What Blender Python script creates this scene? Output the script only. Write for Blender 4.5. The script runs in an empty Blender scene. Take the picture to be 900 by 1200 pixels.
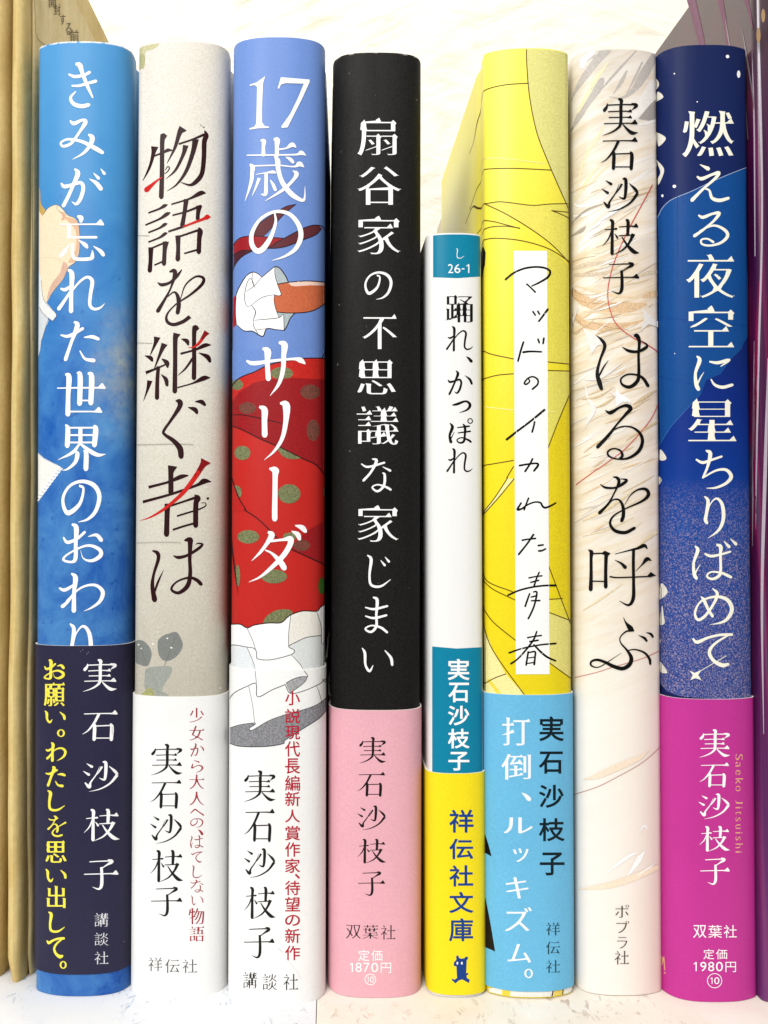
import bpy, bmesh, math, random
import numpy as np
from mathutils import Vector, Matrix
from mathutils.geometry import delaunay_2d_cdt

random.seed(7)
SC = bpy.context.scene
COL = SC.collection

# ------------------------------------------------------------------ camera
D = 0.200                       # lens to the plane of the spines (m)
S = 0.1748e-3                   # metres on that plane per photo pixel
F = D / S
HX, HY = 390.0, 590.0           # where level lines straight ahead meet in the photo
PIT = math.radians(-1.1)        # tilted up a touch
CX, CY = HX, HY + F * math.tan(PIT)
ZC = (1170 - HY) * S            # lens height above the shelf
cam_d = bpy.data.cameras.new('camera')
cam = bpy.data.objects.new('camera', cam_d)
COL.objects.link(cam)
cam.location = (0, -D, ZC)
cam.rotation_euler = (math.pi / 2 - PIT, 0, 0)
cam_d.sensor_fit = 'VERTICAL'
cam_d.sensor_height = 24.0
cam_d.sensor_width = 18.0
cam_d.lens = F * 24.0 / 1200
cam_d.shift_x = (450 - CX) / 1200
cam_d.shift_y = (CY - 600) / 1200
cam_d.clip_start = 0.01
cam_d.clip_end = 50
SC.camera = cam

# ------------------------------------------------------------------ world, lamps, exposure
W = bpy.data.worlds.new('World')
SC.world = W
W.use_nodes = True
bg = W.node_tree.nodes['Background']
bg.inputs[0].default_value = (1.0, 0.985, 0.96, 1)
bg.inputs[1].default_value = 0.31

def lamp(name, loc, aim, sx, sy, power, colour):
    l = bpy.data.lights.new(name, 'AREA')
    l.shape = 'RECTANGLE'; l.size = sx; l.size_y = sy
    l.energy = power; l.color = colour
    o = bpy.data.objects.new(name, l)
    COL.objects.link(o)
    o.location = loc
    o.rotation_euler = (Vector(aim) - Vector(loc)).to_track_quat('-Z', 'Y').to_euler()
    return o

lamp('ceiling_lamp', (-0.40, -0.90, 0.72), (0.0, 0.0, 0.10), 0.50, 0.36, 13.2, (1.0, 0.985, 0.96))
lamp('added_fill_lamp', (-0.08, 0.05, 0.54), (0.0, 0.09, 0.12), 0.55, 0.14, 2.3, (1.0, 0.97, 0.90))  # unseen fill, added to brighten the wall, shelf and side covers
SC.view_settings.view_transform = 'Standard'
SC.view_settings.look = 'None'
SC.view_settings.exposure = 0.22
SC.view_settings.gamma = 1.0
SC.cycles.use_denoising = True
SC.cycles.max_bounces = 8

# ------------------------------------------------------------------ colours and materials
ALB = 0.80                      # a blown-out white in the photo is paper of this albedo

def lin(h, k=ALB):
    h = h.lstrip('#')
    out = []
    for i in (0, 2, 4):
        c = int(h[i:i + 2], 16) / 255
        c = c / 12.92 if c <= 0.04045 else ((c + 0.055) / 1.055) ** 2.4
        out.append(c * k)
    return (*out, 1.0)

class NT:
    def __init__(self, name):
        self.m = bpy.data.materials.new(name)
        self.m.use_nodes = True
        self.t = self.m.node_tree
        self.b = self.t.nodes['Principled BSDF']
        self.tc = self.t.nodes.new('ShaderNodeTexCoord')
    def n(self, kind, **kw):
        x = self.t.nodes.new(kind)
        for k, v in kw.items():
            setattr(x, k, v)
        return x
    def l(self, a, b):
        self.t.links.new(a, b)
    def coord(self, scale=(1, 1, 1), rot=(0, 0, 0)):
        mr = self.n('ShaderNodeMapping')
        mr.inputs['Rotation'].default_value = rot
        self.l(self.tc.outputs['Object'], mr.inputs[0])
        mp = self.n('ShaderNodeMapping')
        mp.inputs['Scale'].default_value = scale
        self.l(mr.outputs[0], mp.inputs[0])
        return mp.outputs[0]
    def noise(self, scale, detail=4, rough=0.55, vec=None, dist=0.0):
        x = self.n('ShaderNodeTexNoise')
        x.inputs['Scale'].default_value = scale
        x.inputs['Detail'].default_value = detail
        x.inputs['Roughness'].default_value = rough
        x.inputs['Distortion'].default_value = dist
        self.l(vec if vec is not None else self.tc.outputs['Object'], x.inputs['Vector'])
        return x.outputs[0]
    def ramp(self, fac, stops, interp='LINEAR'):
        r = self.n('ShaderNodeValToRGB')
        cr = r.color_ramp
        cr.interpolation = interp
        while len(cr.elements) < len(stops):
            cr.elements.new(0.5)
        for e, (p, c) in zip(cr.elements, stops):
            e.position = p
            e.color = c if not isinstance(c, float) else (c, c, c, 1)
        self.l(fac, r.inputs[0])
        return r.outputs[0]
    def mix(self, fac, a, b, mode='MIX'):
        x = self.n('ShaderNodeMix', data_type='RGBA', blend_type=mode)
        for sock, v in ((x.inputs[0], fac), (x.inputs[6], a), (x.inputs[7], b)):
            if hasattr(v, 'is_linked'):
                self.l(v, sock)
            else:
                sock.default_value = v
        return x.outputs[2]
    def zfac(self, z0, z1):
        s = self.n('ShaderNodeSeparateXYZ')
        self.l(self.tc.outputs['Object'], s.inputs[0])
        m = self.n('ShaderNodeMapRange')
        m.inputs['From Min'].default_value = z0
        m.inputs['From Max'].default_value = z1
        self.l(s.outputs[2], m.inputs['Value'])
        return m.outputs[0]
    def done(self, col, rough=0.5, bump=None, strength=0.1, dist=0.0002, spec=0.2):
        if hasattr(col, 'is_linked'):
            self.l(col, self.b.inputs['Base Color'])
        else:
            self.b.inputs['Base Color'].default_value = col
        self.b.inputs['Roughness'].default_value = rough
        self.b.inputs['Specular IOR Level'].default_value = spec
        if bump is not None:
            bn = self.n('ShaderNodeBump')
            bn.inputs['Strength'].default_value = strength
            bn.inputs['Distance'].default_value = dist
            self.l(bump, bn.inputs['Height'])
            self.l(bn.outputs[0], self.b.inputs['Normal'])
        return self.m

_ink = {}
def ink(h, rough=0.5, grain=0.06, k=ALB):
    key = (h, rough, grain, k)
    if key in _ink:
        return _ink[key]
    t = NT('ink_' + h.strip('#'))
    a = lin(h, k)
    f = t.ramp(t.noise(2600, 2, 0.6), [(0.35, 0.0), (0.65, 1.0)])
    c = t.mix(f, tuple(x * (1 - grain) for x in a[:3]) + (1,), tuple(min(1, x * (1 + grain)) for x in a[:3]) + (1,))
    _ink[key] = t.done(c, rough, spec=0.14)
    return _ink[key]

def paper(name, h, rough=0.5, grain=0.05, blot=0.04, bump=0.12, bscale=2500, spec=0.18):
    t = NT(name)
    a = lin(h)
    f = t.ramp(t.noise(2200, 3, 0.6), [(0.35, 0.0), (0.65, 1.0)])
    c = t.mix(f, tuple(x * (1 - grain) for x in a[:3]) + (1,), tuple(min(1, x * (1 + grain)) for x in a[:3]) + (1,))
    g = t.ramp(t.noise(45, 4, 0.6), [(0.3, 1.0 - blot * 2), (0.7, 1.0)])
    c = t.mix(1.0, c, g, 'MULTIPLY')
    return t.done(c, rough, t.noise(bscale, 3, 0.6), bump, 0.0002, spec)

EDGE = paper('paper_edge', '#f4f2ea', 0.7)
PAGES = None

# ------------------------------------------------------------------ objects
def tag(o, label, cat, group=None, kind=None):
    o['label'] = label
    o['category'] = cat
    if group:
        o['group'] = group
    if kind:
        o['kind'] = kind
    return o

def link(name, bm, mats, parent=None, smooth=None):
    me = bpy.data.meshes.new(name)
    bm.normal_update()
    bm.to_mesh(me)
    bm.free()
    for m in (mats if isinstance(mats, (list, tuple)) else [mats]):
        me.materials.append(m)
    if smooth is not None:
        for p in me.polygons:
            p.use_smooth = True
        me.set_sharp_from_angle(angle=math.radians(smooth))
    o = bpy.data.objects.new(name, me)
    COL.objects.link(o)
    if parent is not None:
        o.parent = parent
    return o

def box_bm(x0, x1, y0, y1, z0, z1, bev=0.0):
    bm = bmesh.new()
    bmesh.ops.create_cube(bm, size=1)
    for v in bm.verts:
        v.co = ((x0 + x1) / 2 + v.co.x * (x1 - x0), (y0 + y1) / 2 + v.co.y * (y1 - y0), (z0 + z1) / 2 + v.co.z * (z1 - z0))
    if bev:
        bmesh.ops.bevel(bm, geom=bm.edges[:], offset=bev, segments=3, affect='EDGES', profile=0.5)
    return bm

def ray(px, py):
    a = (px - CX) / F
    b = (CY - py) / F
    return a, math.cos(PIT) + b * math.sin(PIT), -math.sin(PIT) + b * math.cos(PIT)

def at_y(px, py, Y):
    dx, dy, dz = ray(px, py)
    t = (Y + D) / dy
    return dx * t, ZC + dz * t

def at_x(px, py, X):
    dx, dy, dz = ray(px, py)
    t = X / dx
    return -D + dy * t, ZC + dz * t

def on_shelf(px, py):
    dx, dy, dz = ray(px, py)
    t = -ZC / dz
    return dx * t, -D + dy * t

# ------------------------------------------------------------------ the setting: wall and shelf
def wall_material():
    t = NT('wall_plaster')
    v1 = t.coord((48, 1, 190), (0, math.radians(24), 0))
    v2 = t.coord((52, 1, 210), (0, math.radians(-16), 0))
    n1 = t.noise(1.0, 3, 0.5, v1, 0.5)
    n2 = t.noise(1.0, 3, 0.5, v2, 0.6)
    big = t.noise(14, 2, 0.5)
    f1 = t.ramp(n1, [(0.50, 0.0), (0.70, 1.0)])
    f2 = t.ramp(n2, [(0.51, 0.0), (0.72, 1.0)])
    msk = t.ramp(big, [(0.40, 0.0), (0.62, 1.0)])
    f = t.mix(1.0, t.mix(msk, f1, f2), t.ramp(t.noise(9, 2), [(0.3, 0.35), (0.7, 1.0)]), 'MULTIPLY')
    c = t.mix(f, (0.66, 0.645, 0.585, 1), (0.50, 0.42, 0.31, 1))
    return t.done(c, 0.85, t.mix(msk, n1, n2), 0.25, 0.004)

WALL_Y = 0.168
w = link('wall', box_bm(-0.7, 0.7, WALL_Y, WALL_Y + 0.05, -0.12, 0.75), wall_material())
w['kind'] = 'structure'
tag(w, 'cream plaster wall with faint brushed texture behind the books', 'wall', kind='structure')

def shelf_material(name, base, tint, scuff):
    t = NT(name)
    f = t.ramp(t.noise(60, 5, 0.65), [(0.35, 0.0), (0.7, 1.0)])
    c = t.mix(f, lin(base, 0.70), lin(tint, 0.70))
    sp = t.ramp(t.noise(420, 5, 0.7, t.coord((1, 0.45, 1)), 1.0), [(0.57, 0.0), (0.66, 1.0)])
    area = t.ramp(t.noise(30, 2), [(0.42, 0.0), (0.58, 1.0)])
    c = t.mix(t.mix(1.0, sp, area, 'MULTIPLY'), c, lin(scuff, 0.53))
    sc = t.ramp(t.noise(170, 3, 0.6, t.coord((1, 0.22, 1), (0, 0, 0.4))), [(0.73, 0.0), (0.75, 1.0)])
    c = t.mix(sc, c, lin('#8d8a86'))
    return t.done(c, 0.45, t.noise(300, 4), 0.08, 0.0005)

seam_x = on_shelf(371, 1180)[0]
sh1 = link('shelf_board', box_bm(-0.6, seam_x - 0.00006, -0.055, WALL_Y, -0.022, 0.0, 0.00015),
           shelf_material('shelf_white', '#ffffff', '#f4f7ff', '#a9c6e4'), smooth=40)
tag(sh1, 'white shelf board with bluish scuffs under the left half of the row', 'shelf', kind='structure')
sh2 = link('shelf_board', box_bm(seam_x + 0.00006, 0.6, -0.055, WALL_Y, -0.022, -0.0001, 0.00015),
           shelf_material('shelf_cream', '#fffaf0', '#f8ecdc', '#ecd8c4'), smooth=40)
tag(sh2, 'cream shelf board under the right half of the row', 'shelf', kind='structure')

# ------------------------------------------------------------------ flat shapes: outlines, brush strokes, glyphs
def area2(l):
    a = np.asarray(l)
    x, y = a[:, 0], a[:, 1]
    return float(np.sum(x * np.roll(y, -1) - np.roll(x, -1) * y))

def ccw(l):
    return l if area2(l) > 0 else l[::-1]

def smooth_closed(pts, n=5):
    out = []
    m = len(pts)
    for i in range(m):
        p0, p1, p2, p3 = (np.array(pts[(i + k) % m], float) for k in (-1, 0, 1, 2))
        for j in range(n):
            t = j / n
            out.append(tuple(0.5 * ((2 * p1) + (-p0 + p2) * t + (2 * p0 - 5 * p1 + 4 * p2 - p3) * t * t + (-p0 + 3 * p1 - 3 * p2 + p3) * t ** 3)))
    return out

def smooth_open(pts, n=6):
    P = [np.array(p, float) for p in pts]
    if len(P) == 2:
        P = [P[0], (P[0] + P[1]) / 2, P[1]]
    P = [2 * P[0] - P[1]] + P + [2 * P[-1] - P[-2]]
    out = []
    for i in range(1, len(P) - 2):
        p0, p1, p2, p3 = P[i - 1:i + 3]
        for j in range(n):
            t = j / n
            out.append(0.5 * ((2 * p1) + (-p0 + p2) * t + (2 * p0 - 5 * p1 + 4 * p2 - p3) * t * t + (-p0 + 3 * p1 - 3 * p2 + p3) * t ** 3))
    out.append(P[-2])
    return out

def brush(pts, n=6, flat=False):
    """one brush stroke, points (x, y, width) -> outline loops whose union is the stroke"""
    q = smooth_open(pts, n)
    L, R = [], []
    for i, p in enumerate(q):
        a = q[max(0, i - 1)][:2]
        b = q[min(len(q) - 1, i + 1)][:2]
        d = b - a
        ln = np.hypot(*d)
        d = d / ln if ln > 1e-9 else np.array([1.0, 0])
        nrm = np.array([-d[1], d[0]])
        wd = max(p[2], 0.3) / 2
        L.append(p[:2] + nrm * wd)
        R.append(p[:2] - nrm * wd)
    loops = []
    for i in range(len(q) - 1):          # one quad per step, all turned the same way: their union is clean
        quad = [tuple(L[i]), tuple(R[i]), tuple(R[i + 1]), tuple(L[i + 1])]
        if abs(area2(quad)) > 1e-9:
            loops.append(ccw(quad))
    for k, e in ((0, 0), (-1, -1)):      # softly rounded ends
        r = max(q[k][2], 0.3) / 2 * 0.98
        c = q[k][:2]
        if flat and (k == 0 or q[k][2] < 0.5):
            d = q[0][:2] - q[1][:2]
            ln = np.hypot(*d)
            if k == 0 and ln > 0:                      # slanted start of the stroke, a touch longer on its right
                d = d / ln
                a, b = (L[0], R[0]) if L[0][0] > R[0][0] else (R[0], L[0])
                loops.append(ccw([tuple(a), tuple(b), tuple(b + d * r * 0.10), tuple(a + d * r * 0.30 + (a - b) * 0.05)]))
            continue
        loops.append([(c[0] + r * 0.9 * math.cos(t * math.pi / 5), c[1] + r * 0.9 * math.sin(t * math.pi / 5)) for t in range(10)])
    for i, p in enumerate(q[1:-1]):
        d0, d1 = p[:2] - q[i][:2], q[i + 2][:2] - p[:2]
        if abs(math.atan2(d0[0] * d1[1] - d0[1] * d1[0], d0 @ d1)) < 0.16:
            continue
        r = max(p[2], 0.3) / 2 * 0.985
        loops.append([(p[0] + r * math.cos(t * math.pi / 4 + 0.2), p[1] + r * math.sin(t * math.pi / 4 + 0.2)) for t in range(8)])
    return loops

def fill(loops):
    """union of outlines (non-zero winding) as triangles"""
    verts, edges, segs = [], [], []
    for l in loops:
        i0 = len(verts)
        verts += [Vector((float(p[0]), float(p[1]))) for p in l]
        m = len(l)
        for k in range(m):
            edges.append((i0 + k, i0 + (k + 1) % m))
            segs.append((*l[k], *l[(k + 1) % m]))
    if not verts:
        return [], []
    v, e, f, *_ = delaunay_2d_cdt(verts, edges, [], 0, 1e-4)
    if not f:
        return [], []
    V = np.array([(p.x, p.y) for p in v])
    Fc = np.array([t for t in f if len(t) == 3])
    c = V[Fc].mean(axis=1)
    sg = np.array(segs, float)
    wn = np.zeros(len(c), int)
    for s0 in range(0, len(sg), 400):
        x0, y0, x1, y1 = (sg[s0:s0 + 400, k][None, :] for k in range(4))
        cx, cy = c[:, 0][:, None], c[:, 1][:, None]
        isl = (x1 - x0) * (cy - y0) - (cx - x0) * (y1 - y0)
        wn += ((y0 <= cy) & (y1 > cy) & (isl > 0)).sum(1)
        wn -= ((y0 > cy) & (y1 <= cy) & (isl < 0)).sum(1)
    keep = Fc[wn != 0]
    return V, keep

_glyph = {}
def glyph(ch):
    if ch in _glyph:
        return _glyph[ch]
    c = bpy.data.curves.new('t', 'FONT')
    c.body = ch
    o = bpy.data.objects.new('t', c)
    COL.objects.link(o)
    dg = bpy.context.evaluated_depsgraph_get()
    oe = o.evaluated_get(dg)
    cv = oe.to_curve(dg, apply_modifiers=False)
    loops = []
    for s in cv.splines:
        bp = s.bezier_points
        m = len(bp)
        lp = []
        for i in range(m):
            a, b = bp[i], bp[(i + 1) % m]
            p0, p1, p2, p3 = a.co.xy, a.handle_right.xy, b.handle_left.xy, b.co.xy
            chord = (p3 - p0).length
            if chord < 1e-6:
                continue
            dev = max(abs((p1 - p0).cross(p3 - p0)), abs((p2 - p0).cross(p3 - p0))) / chord
            k = 1 if dev < 0.002 else 6
            for j in range(k):
                t = j / k
                u = 1 - t
                q = p0 * u ** 3 + p1 * 3 * u * u * t + p2 * 3 * u * t * t + p3 * t ** 3
                if not lp or (Vector(lp[-1]) - q).length > 1e-5:
                    lp.append((q.x, q.y))
        if len(lp) > 2:
            loops.append(lp)
    oe.to_curve_clear()
    bpy.data.objects.remove(o)
    bpy.data.curves.remove(c)
    big = max(loops, key=lambda l: abs(area2(l)))
    if area2(big) < 0:
        loops = [l[::-1] for l in loops]
    _glyph[ch] = loops
    return loops

def restyle(loops, dh, dv, serif):
    """thin or thicken the level (dh) and upright (dv) strokes; serif adds the marks of a Ming face"""
    out, extra = [], []
    for l in loops:
        P = np.array(l)
        m = len(P)
        E = np.roll(P, -1, axis=0) - P
        ln = np.hypot(E[:, 0], E[:, 1]) + 1e-12
        N = np.stack([E[:, 1] / ln, -E[:, 0] / ln], 1)
        Q = P.copy()
        for i in range(m):
            a, b = N[i - 1], N[i]
            nx = a[0] if abs(a[0]) > abs(b[0]) else b[0]
            ny = a[1] if abs(a[1]) > abs(b[1]) else b[1]
            Q[i, 0] -= dv * nx
            Q[i, 1] -= dh * ny
        if serif:
            for i in range(m):
                j = (i + 1) % m
                L = ln[i]
                nx, ny = N[i]
                pl, nl = ln[i - 1], ln[j]
                pn, nn = N[i - 1], N[j]
                if 0.03 < L < 0.13:
                    if nx > 0.9 and abs(pn[1]) > 0.9 and abs(nn[1]) > 0.9 and min(pl, nl) > 0.10:
                        x, yb, yt = Q[i, 0], min(Q[i, 1], Q[j, 1]), max(Q[i, 1], Q[j, 1])
                        extra.append(ccw([(x + 0.02, yb), (x - 0.13, yb), (x - 0.115, yt), (x - 0.035, yt + 0.075 * serif)]))
                    elif nx < -0.25 and ny < -0.2 and min(pl, nl) > 0.02:
                        mid = (Q[i] + Q[j]) / 2
                        Q[i] = mid + (Q[i] - mid) * 0.22
                        Q[j] = mid + (Q[j] - mid) * 0.22
                    elif ny > 0.9 and abs(pn[0]) > 0.8 and abs(nn[0]) > 0.8 and min(pl, nl) > 0.09:
                        y = max(Q[i, 1], Q[j, 1])
                        x0, x1 = sorted((Q[i, 0], Q[j, 0]))
                        extra.append(ccw([(x0 - 0.028, y + 0.012), (x0, y - 0.05), (x1, y - 0.05), (x1 + 0.012, y - 0.004)]))
            for i in range(m):
                a, b = N[i - 1], N[i]          # shoulder of a box: right side going up, then top going left
                if a[0] > 0.95 and b[1] > 0.95 and ln[i - 1] > 0.17 and ln[i] > 0.17:
                    x, y = Q[i]
                    extra.append(ccw([(x + 0.025, y - 0.03), (x - 0.005, y - 0.07), (x - 0.10, y - 0.005), (x - 0.045, y + 0.042 * serif)]))
        out.append([tuple(q) for q in Q])
    return out + extra

STYLE = {'ming': (0.020, -0.010, 1.1), 'mingbold': (0.006, -0.016, 0.9), 'minglight': (0.018, 0.0, 0.8),
         'gothic': (0.0, 0.0, 0), 'medium': (-0.011, -0.011, 0), 'bold': (-0.017, -0.017, 0), 'brush': (0.008, -0.010, 0.6)}

def UR(x, y, s):
    """the triangle that ends a level stroke in a Ming face"""
    return [(x - 1.35 * s, y + 0.02 * s), (x - 0.95 * s, y - 0.32 * s), (x - 0.45 * s, y - 0.85 * s), (x - 0.25 * s, y - 0.80 * s), (x + 0.20 * s, y - 0.05 * s), (x + 0.05 * s, y + 0.12 * s)]

HA = [[(205, 840, 10), (225, 870, 26), (195, 960, 18), (200, 1040, 26), (215, 1070, 24)], [(205, 1040, 10), (225, 1000, 8), (245, 970, 2)], [(275, 895, 12), (320, 912, 20), (390, 900, 16), (460, 880, 14)],
      [(360, 830, 14), (390, 845, 28), (388, 900, 20), (390, 1000, 20), (380, 1050, 22), (330, 1075, 18), (290, 1055, 14), (320, 1025, 12), (390, 1030, 16), (440, 1050, 22), (466, 1063, 18)]]
KI = [[(482, 520, 12), (530, 537, 22), (600, 525, 20), (638, 506, 22)], [(505, 603, 12), (560, 603, 18), (640, 582, 20), (685, 570, 24)], [(535, 445, 16), (565, 455, 36), (585, 510, 26), (620, 600, 24), (662, 688, 12)],
      [(535, 645, 8), (497, 690, 20), (520, 735, 26), (580, 752, 28), (632, 742, 26)]]
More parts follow.
